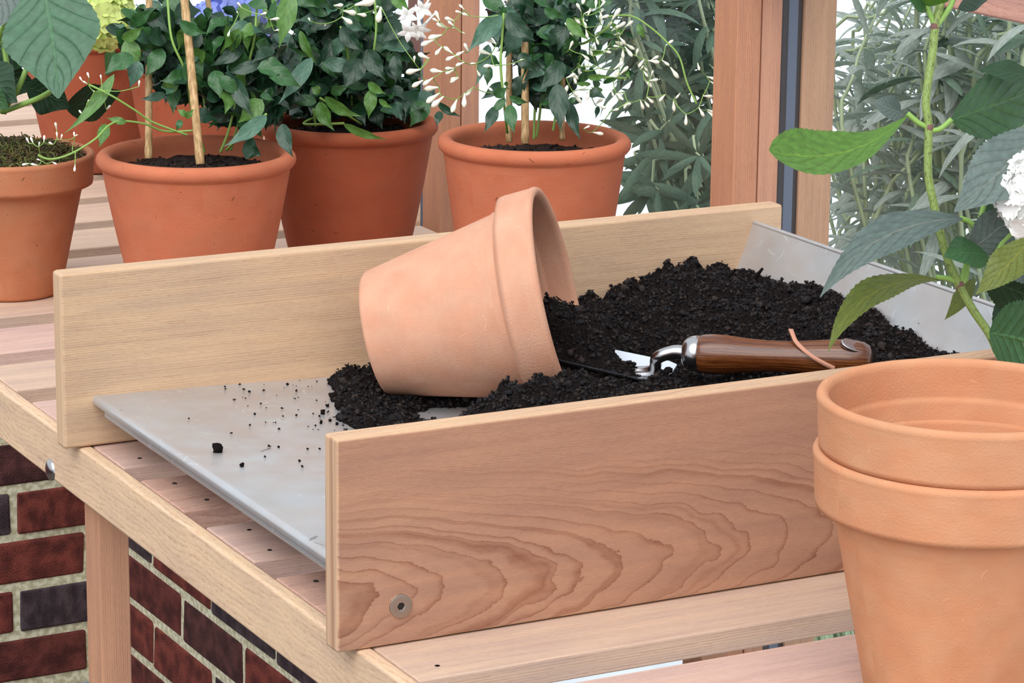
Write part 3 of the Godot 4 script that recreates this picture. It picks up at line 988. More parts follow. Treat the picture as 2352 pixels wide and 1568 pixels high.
# ---------------------------------------------------------------- trowel
func make_trowel():
	var f := at(1600, 812, 2.290)
	var e := at(2003, 826, 2.262)
	var dir := (e - f).normalized()
	var length := f.distance_to(e)
	var up := (Vector3.UP - dir * dir.y).normalized()
	var front := dir.cross(up) * (1.0 if dir.cross(up).dot(toward_camera(f)) > 0 else -1.0)
	var o := thing("garden_trowel", "hand trowel with polished dark wood handle lying in the spilled compost", "trowel", f)
	var frame := Basis(front, dir, front.cross(dir))
	var prof := []
	for q in [[0.0, 0.0], [0.0, 0.0118], [0.012, 0.0134], [0.04, 0.0147], [0.10, 0.0152], [0.18, 0.0146], [0.28, 0.0130], [0.40, 0.0119], [0.52, 0.0118], [0.65, 0.0128], [0.78, 0.0142], [0.88, 0.0146], [0.95, 0.0131], [0.985, 0.0105], [0.998, 0.006], [1.0, 0.0]]:
		prof.append(Vector2(q[1], q[0] * length))
	part(o, "handle", lathe_mesh(prof, 48, Transform3D(frame, Vector3.ZERO)), M.walnut)
	prof = []
	for k in 9:
		var a := PI / 2 * k / 8.0
		prof.append(Vector2(lerpf(0.0052, 0.0137, sin(a)), -0.0105 * cos(a) - 0.0005))
	prof.append(Vector2(0.0138, 0.0018))
	prof.append(Vector2(0.0126, 0.0022))
	part(o, "ferrule", lathe_mesh(prof, 40, Transform3D(frame, Vector3.ZERO)), M.steel)
	var c0 := at(1490, 850, 2.315)
	var pitch := 0.08
	var along := Vector3(-0.574 * cos(pitch), sin(pitch), -0.819 * cos(pitch)).normalized()
	var across := Vector3(-0.819, 0, 0.574)
	var bn := across.cross(along) * (1.0 if across.cross(along).y > 0 else -1.0)
	var neck := smooth_path(PackedVector3Array([f - dir * 0.008, f - dir * 0.018 + up * 0.0005, f - dir * 0.030 - up * 0.0045, c0 - along * 0.004 + bn * 0.001, c0 + along * 0.012 - bn * 0.0035]), 6)
	for k in neck.size():
		neck[k] -= f
	var rad := []
	for k in neck.size():
		rad.append(lerpf(0.0058, 0.0040, float(k) / (neck.size() - 1)))
	part(o, "neck", tube_mesh(neck, rad, 16), M.steel)
	var p := PackedVector3Array()
	var uv := PackedVector2Array()
	var nb := 21
	var rowsn := 16
	var m := Mb.new()
	for side in 2:
		p.clear()
		uv.clear()
		for j in rowsn:
			var t := float(j) / (rowsn - 1)
			var w := 0.030 * (1.0 - 0.16 * t) * sqrt(maxf(1.0 - pow(maxf(t - 0.55, 0.0) / 0.45, 2.0), 0.0)) * clampf(0.85 + t * 3.0, 0.0, 1.0)
			for i in nb:
				var x := 2.0 * i / (nb - 1) - 1.0
				p.append(c0 - f + along * (t * 0.127 - 0.012) + across * (x * w) + bn * (0.0075 * x * x - 0.006 - 0.0012 * side))
				uv.append(Vector2(x, t))
		m.grid(p, nb, rowsn, uv, false, side == 1)
	part(o, "blade", m.done(), M.blade)
	# leather thong looped through the handle
	var path := PackedVector3Array()
	for q in [[0.525, -34.0, 0.0205], [0.535, -16.0, 0.0192], [0.55, 4.0, 0.0172], [0.575, 28.0, 0.0148], [0.62, 52.0, 0.0142], [0.68, 74.0, 0.0147], [0.75, 92.0, 0.0151], [0.80, 104.0, 0.0151]]:
		var a := deg_to_rad(q[1])
		path.append(dir * (q[0] * length) + (up * cos(a) + front * sin(a)) * float(q[2]))
	path = smooth_path(path, 5)
	p.clear()
	uv.clear()
	for k in path.size():
		var tan := (path[mini(k + 1, path.size() - 1)] - path[maxi(k - 1, 0)]).normalized()
		var out := path[k] - dir * path[k].dot(dir)
		out = (out - tan * out.dot(tan)).normalized()
		var wd := tan.cross(out)
		for s in [[1, -1], [1, 1], [-1, 1], [-1, -1], [1, -1]]:
			p.append(path[k] + wd * (0.0015 * float(s[0])) + out * (0.0011 * float(s[1]) + 0.0006))
			uv.append(Vector2(s[0], k * 0.1))
	m = Mb.new()
	m.grid(p, 5, path.size(), uv, true)
	part(o, "leather_strap", m.done(), M.leather)
	var bdir := (dir * 0.42 + up * 0.80 + front * 0.42).normalized()
	var bx := (dir - bdir * dir.dot(bdir)).normalized()
	var bc := dir * (0.895 * length) + (up * 0.86 + front * 0.5).normalized() * 0.0139
	part(o, "end_badge", lathe_mesh([Vector2(0.0, -0.002), Vector2(0.0068, -0.002), Vector2(0.0068, 0.0006), Vector2(0.0060, 0.0010), Vector2(0.0056, 0.0006), Vector2(0.0, 0.0006)], 32, Transform3D(Basis(bx * 1.35, bdir, bx.cross(bdir) * 0.85), bc)), M.steel)

# ---------------------------------------------------------------- potted plants at the back
var jas_leaves := []

func put_leaf(o: Node3D, d: float, q: Array, parent: Node = null) -> void:     # [base u, v, tip u, v, width px, sag px, roll, material, depth shift at base, at tip, options]
	var d0: float = d + (q[8] if q.size() > 8 else 0.0)
	var d1: float = d + (q[9] if q.size() > 9 else 0.0)
	var p0 := at(q[0], q[1], d0)
	var p2 := at(q[2], q[3], d1)
	var m2 := Vector2(q[2] - q[0], q[3] - q[1]).orthogonal().normalized() * float(q[5])
	var p1 := at((q[0] + q[2]) / 2.0 + m2.x, (q[1] + q[3]) / 2.0 + m2.y, (d0 + d1) / 2.0 - 0.006)
	var opts: Dictionary = q[10] if q.size() > 10 else {"a": 0.74, "b": 0.9, "acu": 0.55, "fold": 0.22, "wave": 0.06, "phase": q[0] * 0.1, "rows": 16}
	var w: float = q[4] / FOCAL * d
	var host: Node = parent if parent else o
	part(host, "leaf", leaf_mesh(p0 - o.position, p1 - o.position, p2 - o.position, face_side(p0, p2, q[6]), w, opts), M[q[7]])

func leaf_cloud(o: Node3D, d: float, deep: float, blobs: Array, count: int, tones: Array, seed_: int, size := 1.0, mass := false) -> void:   # blobs: [u, v, ru, rv, weight]
	if jas_leaves.is_empty():
		for k in 8:
			jas_leaves.append(leaf_mesh(Vector3.ZERO, Vector3(0.05 * (k % 3 - 1), 0.55, 0.10 + 0.03 * (k % 2)), Vector3(0.06 * (k % 4 - 1.5), 1.0, -0.14 - 0.05 * (k % 3)), Vector3.RIGHT, 0.44 + 0.03 * k, {"a": 0.74, "b": 0.9, "acu": 0.6, "fold": 0.15 + 0.09 * (k % 3), "wave": 0.07, "phase": k * 1.3, "rows": 11, "cols": 2, "twist": 0.5 * (k % 3 - 1)}))
	var r := RandomNumberGenerator.new()
	r.seed = seed_
	var total := 0.0
	for b in blobs:
		total += b[4]
	var heap := []
	for k in count:
		var pick := r.randf() * total
		var b: Array = blobs[0]
		for c in blobs:
			b = c
			pick -= c[4]
			if pick <= 0.0:
				break
		var a := r.randf() * TAU
		var rr := sqrt(r.randf())
		var dz := deep * (r.randf() * 2.0 - 1.0)
		var p := at(b[0] + cos(a) * rr * b[2], b[1] + sin(a) * rr * b[3], d + dz)
		var az := r.randf() * TAU
		var el := r.randf_range(-1.25, 0.25)
		var axis := Vector3(cos(az) * cos(el), sin(el), sin(az) * cos(el))
		var n := (Vector3.UP * r.randf_range(0.1, 0.9) + toward_camera(p) * r.randf_range(0.2, 1.2) + Vector3(r.randf() - 0.5, r.randf() - 0.5, r.randf() - 0.5) * 0.9).normalized()
		var s := axis.cross(n)
		if s.length() < 0.2:
			s = axis.cross(Vector3.RIGHT)
		s = s.normalized()
		n = s.cross(axis)
		var l := size * r.randf_range(0.019, 0.034)
		var tone: String = tones[r.randi() % tones.size()]
		var xf := Transform3D(Basis(s * l, axis * l, n * l), p - axis * l * 0.5 - o.position)
		if mass:
			heap.append([jas_leaves[r.randi() % 8], xf])
		else:
			part(o, "leaf", jas_leaves[r.randi() % 8], M[tone], xf)
	if mass:
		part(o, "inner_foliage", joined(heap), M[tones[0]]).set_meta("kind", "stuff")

func cane(o: Node3D, pts: Array, d: float, r_px: float) -> void:        # bamboo with swollen nodes
	var path := PackedVector3Array()
	var rad := []
	for k in 25:
		var t := k / 24.0
		path.append(at(lerpf(pts[0], pts[2], t), lerpf(pts[1], pts[3], t), d) - o.position)
		rad.append((r_px * (1.10 if k % 9 == 5 else 1.0) + 0.4 * t) / FOCAL * d)
	part(o, "cane", tube_mesh(path, rad, 12), M.bamboo)

func stem(o: Node3D, pts: Array, d: float, r_px: float, m := "stem_green", called := "stem") -> void:    # [u, v, depth shift] points
	var path := PackedVector3Array()
	for q in pts:
		path.append(at(q[0], q[1], d + (q[2] if q.size() > 2 else 0.0)) - o.position)
	path = smooth_path(path, 6)
	part(o, called, tube_mesh(path, [r_px / FOCAL * d], 7), M[m])

var bud_shape: ArrayMesh

func buds(o: Node3D, d: float, list: Array, root: Array, ox: float, oy: float, sc: float, fat := 1.0) -> void:     # list of [tip u, v, base u, v] in a crop with origin (ox, oy) and scale sc
	if bud_shape == null:
		bud_shape = lathe_mesh([Vector2(0.0, 0.0), Vector2(0.045, 0.02), Vector2(0.065, 0.18), Vector2(0.10, 0.38), Vector2(0.155, 0.58), Vector2(0.17, 0.72), Vector2(0.125, 0.88), Vector2(0.055, 0.97), Vector2(0.0, 1.0)], 9)
	var r := RandomNumberGenerator.new()
	r.seed = 300 + list.size()
	var nodes := [at(root[0], root[1], d)]
	var joined := [Vector2(root[0], root[1])]
	var rest := []
	for q in list:
		rest.append([Vector2(ox + q[2] / sc, oy + q[3] / sc), Vector2(ox + q[0] / sc, oy + q[1] / sc)])
	var stalks := Mb.new()
	while not rest.is_empty():
		var best := 1e9
		var bi := 0
		var bj := 0
		for i in rest.size():
			for j in joined.size():
				var len2: float = (rest[i][0] as Vector2).distance_to(joined[j])
				if len2 < best:
					best = len2
					bi = i
					bj = j
		var q: Array = rest[bi]
		rest.remove_at(bi)
		var dd := d + r.randf_range(-0.018, 0.014)
		var pb := at(q[0].x, q[0].y, dd)
		var pt := at(q[1].x, q[1].y, dd + r.randf_range(-0.004, 0.004))
		var a: Vector3 = nodes[bj]
		var mid := a.lerp(pb, 0.5) + Vector3.DOWN * a.distance_to(pb) * 0.06
		stalks.tube(smooth_path(PackedVector3Array([a - o.position, mid - o.position, pb - o.position]), 4), [1.4 / FOCAL * d, 1.3 / FOCAL * d, 1.1 / FOCAL * d], 5)
		nodes.append(pb)
		joined.append(q[0])
		var y := pt - pb
		var l := y.length()
		var x := y.cross(toward_camera(pb)).normalized() * l * fat
		part(o, "bud", bud_shape, M.bud, Transform3D(Basis(x, y, x.cross(y.normalized())), pb - o.position))
	part(o, "stalks", stalks.done(), M.stem_green)

func pot_with_soil(o: Node3D, prof: Array, clay_mat: Material, soil_at: float, soil_r: float, seed_: int) -> void:
	part(o, "pot", lathe_mesh(prof, 96, Transform3D(Basis(Vector3.UP, seed_ * 1.1), Vector3.ZERO)), clay_mat)
	var lump := noise(seed_, 60.0, 3)
	var p := PackedVector3Array()
	var uv := PackedVector2Array()
	var tops := PackedVector3Array()
	for j in 24:
		for i in 49:
			var a := TAU * i / 48
			var r := soil_r * j / 23.0
			var q := Vector3(r * cos(a), 0, r * sin(a))
			q.y = soil_at + lump.get_noise_2d(q.x, q.z) * 0.005 + 0.003 * (1.0 - r / soil_r)
			p.append(q)
			uv.append(Vector2(q.x, q.z))
			if i < 48 and j > 3:
				tops.append(q + o.position)
	var m := Mb.new()
	m.grid(p, 49, 24, uv, true, true)
	var s := part(o, "soil", m.done(), M.pot_soil)
	s.set_meta("kind", "stuff")
	scatter(s, "soil_crumbs", clod_mesh(seed_, 1.0, 0.8), tops, 700, 0.0006, 0.002, [Color(0.035, 0.022, 0.018), Color(0.06, 0.04, 0.03), Color(0.02, 0.016, 0.014)], 0.0006, seed_)
	(s.get_child(0) as Node3D).position = -o.position

func make_back_pots():
	var dark := ["jas_dark", "jas_dark", "jas_mid", "jas_mid", "jas_grey", "jas_grey"]
	var mixed := ["jas_dark", "jas_mid", "jas_mid", "jas_mid", "jas_grey", "jas_light"]
	# 1: the hydrangea at the left edge, moss on its soil
	var o := thing("potted_hydrangea", "hydrangea in a collared tan clay pot with mossy soil and one huge leaf", "potted plant", W(0.138, 0, -1.05))
	pot_with_soil(o, collar_pot(0.081, 0.133, 0.0475, 0.032), M.clay_tan, 0.118, 0.073, 1)
	moss_cover(o, 0.124, 0.072)
	var hyd := {"a": 0.92, "b": 0.78, "acu": 0.45, "fold": 0.12, "wave": 0.02, "rows": 34, "cols": 4, "teeth": 0.03, "cup": 0.1}
	for q in [[96, -40, 134, 226, 222, 12, 0.15, "hyd_big", -0.06, -0.10, hyd], [30, -60, -25, 75, 95, 10, 0.3, "hyd_blue", -0.01, -0.03, hyd], [-30, 150, 40, 235, 110, -14, 0.3, "hyd_dark", 0.0, -0.03, hyd], [150, 245, 278, 208, 92, -14, 0.4, "hyd_dark", 0.05, 0.08, hyd], [60, 200, 160, 250, 100, 10, 0.4, "hyd_dark", 0.03, 0.03, hyd], [-20, 80, 25, 170, 80, 8, 0.5, "hyd_dark", 0.04, 0.04, hyd], [-40, 110, 70, 150, 100, 8, 0.3, "hyd_deep", 0.06, 0.06, hyd], [-40, 170, 90, 205, 90, 8, 0.3, "hyd_dark", 0.07, 0.07, hyd], [-40, 210, 20, 250, 60, 6, 0.4, "hyd_deep", -0.02, -0.03, hyd]]:
		put_leaf(o, 2.80, q)
	for q in [[[-10, 110, 0.02], [8, 60, 0.0], [20, 20, 0.0]], [[2, 258, 0.0], [35, 215, -0.01], [58, 165, -0.01], [75, 110, 0.0], [95, -20, -0.05]], [[10, 255, 0.0], [50, 240, -0.02], [95, 222, -0.02], [140, 195, 0.0]], [[8, 262, 0.02], [20, 190, 0.02], [6, 90, 0.02]]]:
		stem(o, q, 2.80, 6.5)
	# 0: two pots further back along the staging
	o = thing("potted_hydrangea", "lime green mophead hydrangea in a clay pot behind the mossy pot", "potted plant", W(0.43, 0, -1.62))
	pot_with_soil(o, roll_pot(0.086, 0.155, 0.055), M.clay_back, 0.135, 0.074, 2)
	mophead(o, at(236, 38, 3.22), 0.033, "petal_lime", 44, 0.0150, 21)
	for q in [[260, 100, 200, 165, 85, 6, 0.3, "hyd_deep", 0.0, 0.05, hyd], [300, 30, 340, 120, 80, 6, 0.3, "hyd_dark", 0.05, 0.05, hyd], [120, 30, 160, 120, 90, 6, 0.3, "hyd_dark", 0.08, 0.08, hyd], [60, 40, 20, 110, 80, 6, 0.3, "hyd_dark", 0.08, 0.1, hyd]]:
		put_leaf(o, 3.36, q)
	stem(o, [[215, 140], [225, 100, -0.04], [234, 70, -0.06]], 3.42, 6.0)
	o = thing("potted_hydrangea", "blue flowered hydrangea in a clay pot half hidden behind the caned jasmine", "potted plant", W(0.48, 0, -1.42))
	pot_with_soil(o, roll_pot(0.084, 0.150, 0.054), M.clay_back, 0.13, 0.072, 3)
	mophead(o, at(585, 12, 3.2), 0.036, "petal_blue", 46, 0.0145, 22)
	mophead(o, at(490, 60, 3.24), 0.028, "petal_blue", 34, 0.0115, 23)
	for q in [[420, 40, 400, 130, 85, 6, 0.3, "hyd_dark", 0.0, 0.0, hyd], [520, 90, 470, 175, 90, 6, 0.3, "hyd_dark", 0.0, 0.0, hyd], [600, 70, 640, 160, 90, 6, 0.3, "hyd_dark", 0.0, 0.0, hyd], [560, 110, 590, 200, 80, 6, 0.3, "hyd_deep", 0.0, 0.0, hyd], [450, 120, 430, 200, 80, 6, 0.3, "hyd_dark", 0.0, 0.0, hyd]]:
		put_leaf(o, 3.26, q)
	stem(o, [[540, 190], [560, 100, -0.02], [580, 40, -0.04]], 3.28, 6.0)
	stem(o, [[520, 190], [500, 120, -0.02], [490, 80, -0.04]], 3.28, 6.0)
	# 2: jasmine with two canes, front left
	o = thing("potted_jasmine", "jasmine on two stout canes in a bright orange clay pot, left behind tray", "potted plant", W(0.267, 0, -0.9), "potted jasmines")
	pot_with_soil(o, roll_pot(0.0905, 0.149, 0.056), M.clay_orange, 0.130, 0.081, 4)
	cane(o, [343, -40, 341, 364], 2.745, 8.0)
	cane(o, [418, -60, 460, 377], 2.70, 9.5)
	cane(o, [474, -30, 506, 240], 2.82, 6.0)
	for q in [[413, 50, 478, 76, 30, -12, 0.3, "jas_mid", -0.06, -0.07], [492, 162, 506, 226, 42, 2, 0.1, "jas_mid", -0.04, -0.05], [562, 104, 480, 152, 34, 8, 0.3, "jas_dark", -0.03, -0.03], [602, 143, 515, 168, 30, 6, 0.3, "jas_dark", -0.04, -0.04], [515, 174, 558, 216, 40, -4, 0.2, "jas_grey", -0.03, -0.03], [538, 178, 580, 268, 38, -8, 0.2, "jas_dark", -0.04, -0.05], [432, 168, 368, 186, 36, 6, 0.2, "jas_mid", -0.03, -0.04], [612, 264, 514, 336, 36, 12, 0.3, "jas_grey", -0.08, -0.10], [668, -20, 641, 110, 46, 3, 0.1, "jas_light", -0.08, -0.08], [716, 132, 640, 238, 38, 6, 0.2, "jas_grey", -0.02, -0.04], [648, 284, 674, 362, 36, -10, 0.2, "jas_dark", -0.10, -0.11], [306, 128, 240, 170, 44, -6, 0.4, "jas_mid", -0.06, -0.07], [262, 170, 148, 306, 30, 22, 0.35, "jas_light", -0.07, -0.08], [318, 140, 298, 202, 36, 3, 0.2, "jas_grey", -0.05, -0.05], [242, 284, 228, 338, 28, 4, 0.2, "jas_light", -0.07, -0.08], [345, 95, 295, 60, 30, 4, 0.3, "jas_grey", -0.04, -0.05], [300, 60, 355, 20, 30, 4, 0.2, "jas_mid", -0.04, -0.05], [280, 90, 330, 60, 28, -6, 0.3, "jas_light", -0.05, -0.05], [430, 265, 408, 250, 15, 2, 0.2, "jas_light", -0.08, -0.08], [428, 272, 446, 250, 14, 2, 0.2, "jas_light", -0.08, -0.08], [415, 275, 405, 300, 16, 2, 0.2, "jas_mid", -0.08, -0.08], [560, 330, 600, 358, 50, 0, 0.4, "jas_dark", -0.02, -0.03], [380, 215, 322, 228, 22, 6, 0.3, "jas_dark", -0.06, -0.07], [290, 280, 245, 270, 18, 3, 0.3, "jas_light", -0.07, -0.07]]:
		put_leaf(o, 2.76, q)
	leaf_cloud(o, 2.77, 0.06, [[325, 85, 60, 75, 0.7], [400, 100, 70, 110, 1.0], [500, 130, 90, 85, 1.2], [590, 120, 80, 120, 1.3], [540, 235, 90, 55, 0.7], [430, 200, 60, 40, 0.4], [470, -110, 190, 80, 0.6]], 268, mixed, 31)
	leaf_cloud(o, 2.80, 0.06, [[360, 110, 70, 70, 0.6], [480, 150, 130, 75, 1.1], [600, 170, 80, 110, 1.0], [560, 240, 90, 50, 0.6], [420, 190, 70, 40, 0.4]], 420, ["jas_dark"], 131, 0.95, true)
	for q in [[[384, -20, -0.04], [394, 87, -0.05], [425, 163, -0.04], [440, 250, 0.0], [470, 350, 0.02]], [[545, 220, -0.02], [525, 300, -0.01], [506, 350, 0.0]], [[562, 225, 0.0], [548, 280, 0.0], [530, 345, 0.02]], [[590, 20, -0.03], [580, 110, -0.03], [545, 220, -0.02]], [[480, 110, 0.0], [465, 160, 0.0], [470, 250, 0.0]], [[612, 262, -0.08], [575, 290, -0.06], [520, 345, 0.0]]]:
		stem(o, q, 2.76, 3.0)
	stem(o, [[445, 300, -0.05], [378, 301, -0.05], [331, 284, -0.06], [280, 278, -0.07], [250, 288, -0.08], [219, 319, -0.09], [173, 348, -0.09], [138, 362, -0.09], [110, 365, -0.09], [87, 356, -0.09]], 2.76, 2.4)
	stem(o, [[430, 310, -0.05], [350, 280, -0.06], [313, 255, -0.07], [255, 219, -0.08], [204, 194, -0.08]], 2.76, 2.4)
	buds(o, 2.67, [[235, 1235, 262, 1290], [275, 1235, 300, 1290], [355, 1275, 350, 1320], [400, 1215, 395, 1280], [437, 1280, 480, 1300], [498, 1100, 510, 1165], [510, 1185, 515, 1240], [560, 1205, 548, 1255], [665, 1185, 672, 1240], [700, 1210, 670, 1228], [655, 1325, 650, 1355], [330, 1430, 372, 1447], [195, 1485, 262, 1470], [275, 1475, 342, 1488], [510, 1478, 470, 1458], [670, 1545, 676, 1478]], [173, 348], 0, 0, 3.92)
	buds(o, 2.68, [[715, 690, 742, 732], [785, 650, 802, 700], [745, 730, 792, 757], [905, 670, 912, 717], [835, 820, 852, 822], [1255, 720, 1250, 780], [710, 990, 747, 1037], [995, 945, 958, 987], [800, 895, 785, 927]], [235, 208], 0, 0, 3.92)
	buds(o, 2.66, [[1225, 115, 1170, 130], [1340, 165, 1255, 175], [1340, 268, 1290, 275], [875, 330, 895, 270], [960, 20, 1000, 70], [955, 100, 970, 130]], [590, 60], 300, 0, 3.92)
	# 3: jasmine in the darker pot
	o = thing("potted_jasmine", "jasmine with white open flowers in a dark stained clay pot in the middle", "potted plant", W(0.464, 0, -1.0), "potted jasmines")
	pot_with_soil(o, roll_pot(0.0865, 0.149, 0.0545), M.clay_dark, 0.132, 0.077, 5)
	cane(o, [764, -60, 766, 262], 2.93, 7.0)
	cane(o, [724, -40, 716, 262], 2.95, 6.0)
	for q in [[826, 134, 788, 204, 52, 4, 0.1, "jas_dark", -0.06, -0.07], [842, 113, 887, 186, 42, -6, 0.1, "jas_dark", -0.06, -0.07], [782, 62, 838, 122, 36, -6, 0.2, "jas_dark", -0.06, -0.07], [746, 222, 832, 267, 28, -16, 0.3, "jas_light", -0.09, -0.10], [852, 206, 846, 272, 30, 3, 0.1, "jas_light", -0.09, -0.09], [733, 234, 768, 300, 34, -10, 0.2, "jas_light", -0.09, -0.10], [788, 284, 890, 320, 22, -10, 0.5, "jas_light", -0.10, -0.11], [727, 234, 664, 236, 28, -8, 0.3, "jas_mid", -0.09, -0.09], [905, 128, 922, 192, 30, -4, 0.2, "jas_dark", -0.07, -0.07], [916, 48, 878, 98, 48, 4, 0.1, "jas_dark", -0.05, -0.06], [900, -20, 945, 30, 30, -6, 0.3, "jas_light", -0.07, -0.08], [690, 70, 728, 148, 22, -10, 0.3, "jas_light", -0.09, -0.09], [655, 105, 716, 130, 20, -10, 0.3, "jas_mid", -0.09, -0.09], [790, 40, 845, 72, 26, -6, 0.3, "jas_grey", -0.07, -0.07], [735, 212, 715, 200, 22, 0, 0.2, "jas_light", -0.09, -0.09], [760, 215, 800, 200, 24, 4, 0.3, "jas_mid", -0.09, -0.09], [845, 190, 888, 215, 22, -6, 0.3, "jas_light", -0.09, -0.10], [870, 228, 902, 248, 14, -3, 0.3, "jas_light", -0.09, -0.10], [1005, 235, 1060, 268, 18, -8, 0.3, "jas_dark", -0.07, -0.08], [1010, 255, 1002, 290, 20, 2, 0.2, "jas_dark", -0.07, -0.08], [920, 130, 990, 120, 22, -6, 0.4, "jas_dark", -0.06, -0.07]]:
		put_leaf(o, 2.93, q)
	leaf_cloud(o, 2.93, 0.06, [[740, 90, 90, 110, 1.0], [830, 90, 90, 100, 1.0], [880, 150, 70, 90, 0.8], [700, 160, 50, 90, 0.6], [820, 220, 110, 45, 0.8], [930, 235, 55, 35, 0.4], [800, -110, 170, 80, 0.6]], 270, dark, 32)
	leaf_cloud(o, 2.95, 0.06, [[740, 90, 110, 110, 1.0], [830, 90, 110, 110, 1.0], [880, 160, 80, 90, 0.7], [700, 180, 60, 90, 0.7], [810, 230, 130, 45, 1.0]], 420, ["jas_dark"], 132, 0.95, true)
	for q in [[[860, -10, -0.05], [864, 60, -0.05], [858, 120, -0.05], [840, 230, -0.02]], [[735, 225, -0.09], [790, 260, -0.06], [830, 285, -0.03]], [[790, 283, -0.09], [700, 285, -0.06], [720, 270, -0.03]], [[720, 250, -0.05], [725, 290, -0.04]], [[782, 60, -0.06], [800, 130, -0.05], [810, 260, 0.0]]]:
		stem(o, q, 2.93, 2.8)
	buds(o, 2.83, [[950, 140, 862, 126], [860, 122, 738, 96], [820, 215, 727, 152], [1025, 5, 842, 46], [740, 45, 652, 50], [570, 235, 590, 213], [425, 160, 440, 190], [1050, 205, 1078, 60], [1410, 480, 1500, 520], [1300, 655, 1430, 625], [1380, 500, 1378, 560]], [780, 20], 600, 0, 3.92, 1.25)
	for q in [[910, 30, 935, 36, 0.2], [955, 12, 965, 65, 0.25], [945, 40, 938, 72, 0.2], [985, 0, 972, 20, 0.3], [1000, 30, 962, 70, 0.2]]:
		open_flower(o, at(q[0], q[1], 2.84), at(q[2], q[3], 2.82))
	# 4: jasmine with the sprays of white buds
	o = thing("potted_jasmine", "jasmine covered in sprays of slim white buds in an orange clay pot", "potted plant", W(0.55, 0, -0.78), "potted jasmines")
	pot_with_soil(o, roll_pot(0.0885, 0.162, 0.060), M.clay_orange, 0.140, 0.078, 6)
	cane(o, [1206, -60, 1206, 330], 2.76, 8.5)
	cane(o, [1171, -40, 1169, 326], 2.79, 7.0)
	cane(o, [1292, 150, 1291, 322], 2.80, 6.0)
	for q in [[1152, 35, 1074, 120, 44, -4, 0.1, "jas_grey", -0.05, -0.07], [1165, 30, 1230, 94, 44, -12, 0.2, "jas_dark", -0.05, -0.06], [1122, 102, 1092, 198, 30, 6, 0.2, "jas_grey", -0.04, -0.05], [1194, 122, 1232, 164, 34, -6, 0.2, "jas_dark", -0.05, -0.05], [1292, 142, 1238, 208, 44, 8, 0.2, "jas_dark", -0.04, -0.05], [1280, 192, 1287, 300, 46, 2, 0.1, "jas_dark", -0.06, -0.07], [1137, 244, 1112, 304, 28, 6, 0.2, "jas_dark", -0.06, -0.07], [1171, 240, 1182, 307, 30, -4, 0.1, "jas_mid", -0.06, -0.07], [1152, 188, 1104, 228, 26, 8, 0.3, "jas_dark", -0.04, -0.05], [1308, 234, 1334, 322, 30, -8, 0.2, "jas_dark", -0.05, -0.06], [1302, 42, 1352, 92, 26, -6, 0.2, "jas_light", -0.06, -0.07], [1250, 20, 1300, 40, 26, -6, 0.3, "jas_mid", -0.05, -0.05], [1300, 60, 1280, 120, 30, 2, 0.2, "jas_dark", -0.04, -0.04], [1350, 178, 1398, 172, 15, -4, 0.3, "jas_light", -0.05, -0.05], [1465, 55, 1482, 90, 16, -2, 0.2, "jas_light", -0.03, -0.03], [1135, 220, 1165, 200, 24, -3, 0.2, "jas_mid", -0.06, -0.06], [1160, 225, 1125, 262, 20, 4, 0.3, "jas_mid", -0.06, -0.06], [1170, 222, 1215, 235, 18, -6, 0.3, "jas_mid", -0.06, -0.06]]:
		put_leaf(o, 2.78, q)
	leaf_cloud(o, 2.79, 0.05, [[1230, 70, 80, 90, 1.0], [1270, 130, 60, 90, 1.0], [1180, 40, 50, 70, 0.5], [1300, 40, 60, 60, 0.5], [1250, 190, 60, 50, 0.5], [1240, -110, 130, 80, 0.5]], 190, dark, 33)
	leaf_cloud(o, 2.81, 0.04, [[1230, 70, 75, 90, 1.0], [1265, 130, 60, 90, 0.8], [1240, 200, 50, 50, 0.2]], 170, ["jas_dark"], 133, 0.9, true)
	leaf_cloud(o, 2.76, 0.03, [[1350, 60, 80, 80, 1.0], [1330, 210, 50, 50, 0.3], [1150, 150, 40, 60, 0.3]], 34, mixed, 34, 0.6)
	for q in [[[1157, 30, -0.05], [1153, 90, -0.05], [1150, 150, -0.05], [1157, 230, -0.04], [1165, 305, 0.0]], [[1232, 210, 0.0], [1228, 260, 0.0], [1226, 320, 0.0]], [[1245, 200, 0.02], [1240, 260, 0.02], [1232, 315, 0.02]], [[1300, 110, -0.02], [1330, 150, -0.02], [1370, 175, -0.02], [1440, 180, -0.02]], [[1300, 90, -0.02], [1340, 100, -0.02], [1400, 60, -0.02]], [[1270, 60, 0.0], [1290, 160, 0.0], [1270, 300, 0.0]]]:
		stem(o, q, 2.78, 3.0)
	stem(o, [[1380, 40, -0.03], [1446, 36, -0.02], [1490, 60, -0.02], [1530, 95, -0.02], [1560, 130, -0.02], [1578, 190, -0.02], [1600, 238, -0.02]], 2.75, 2.2)
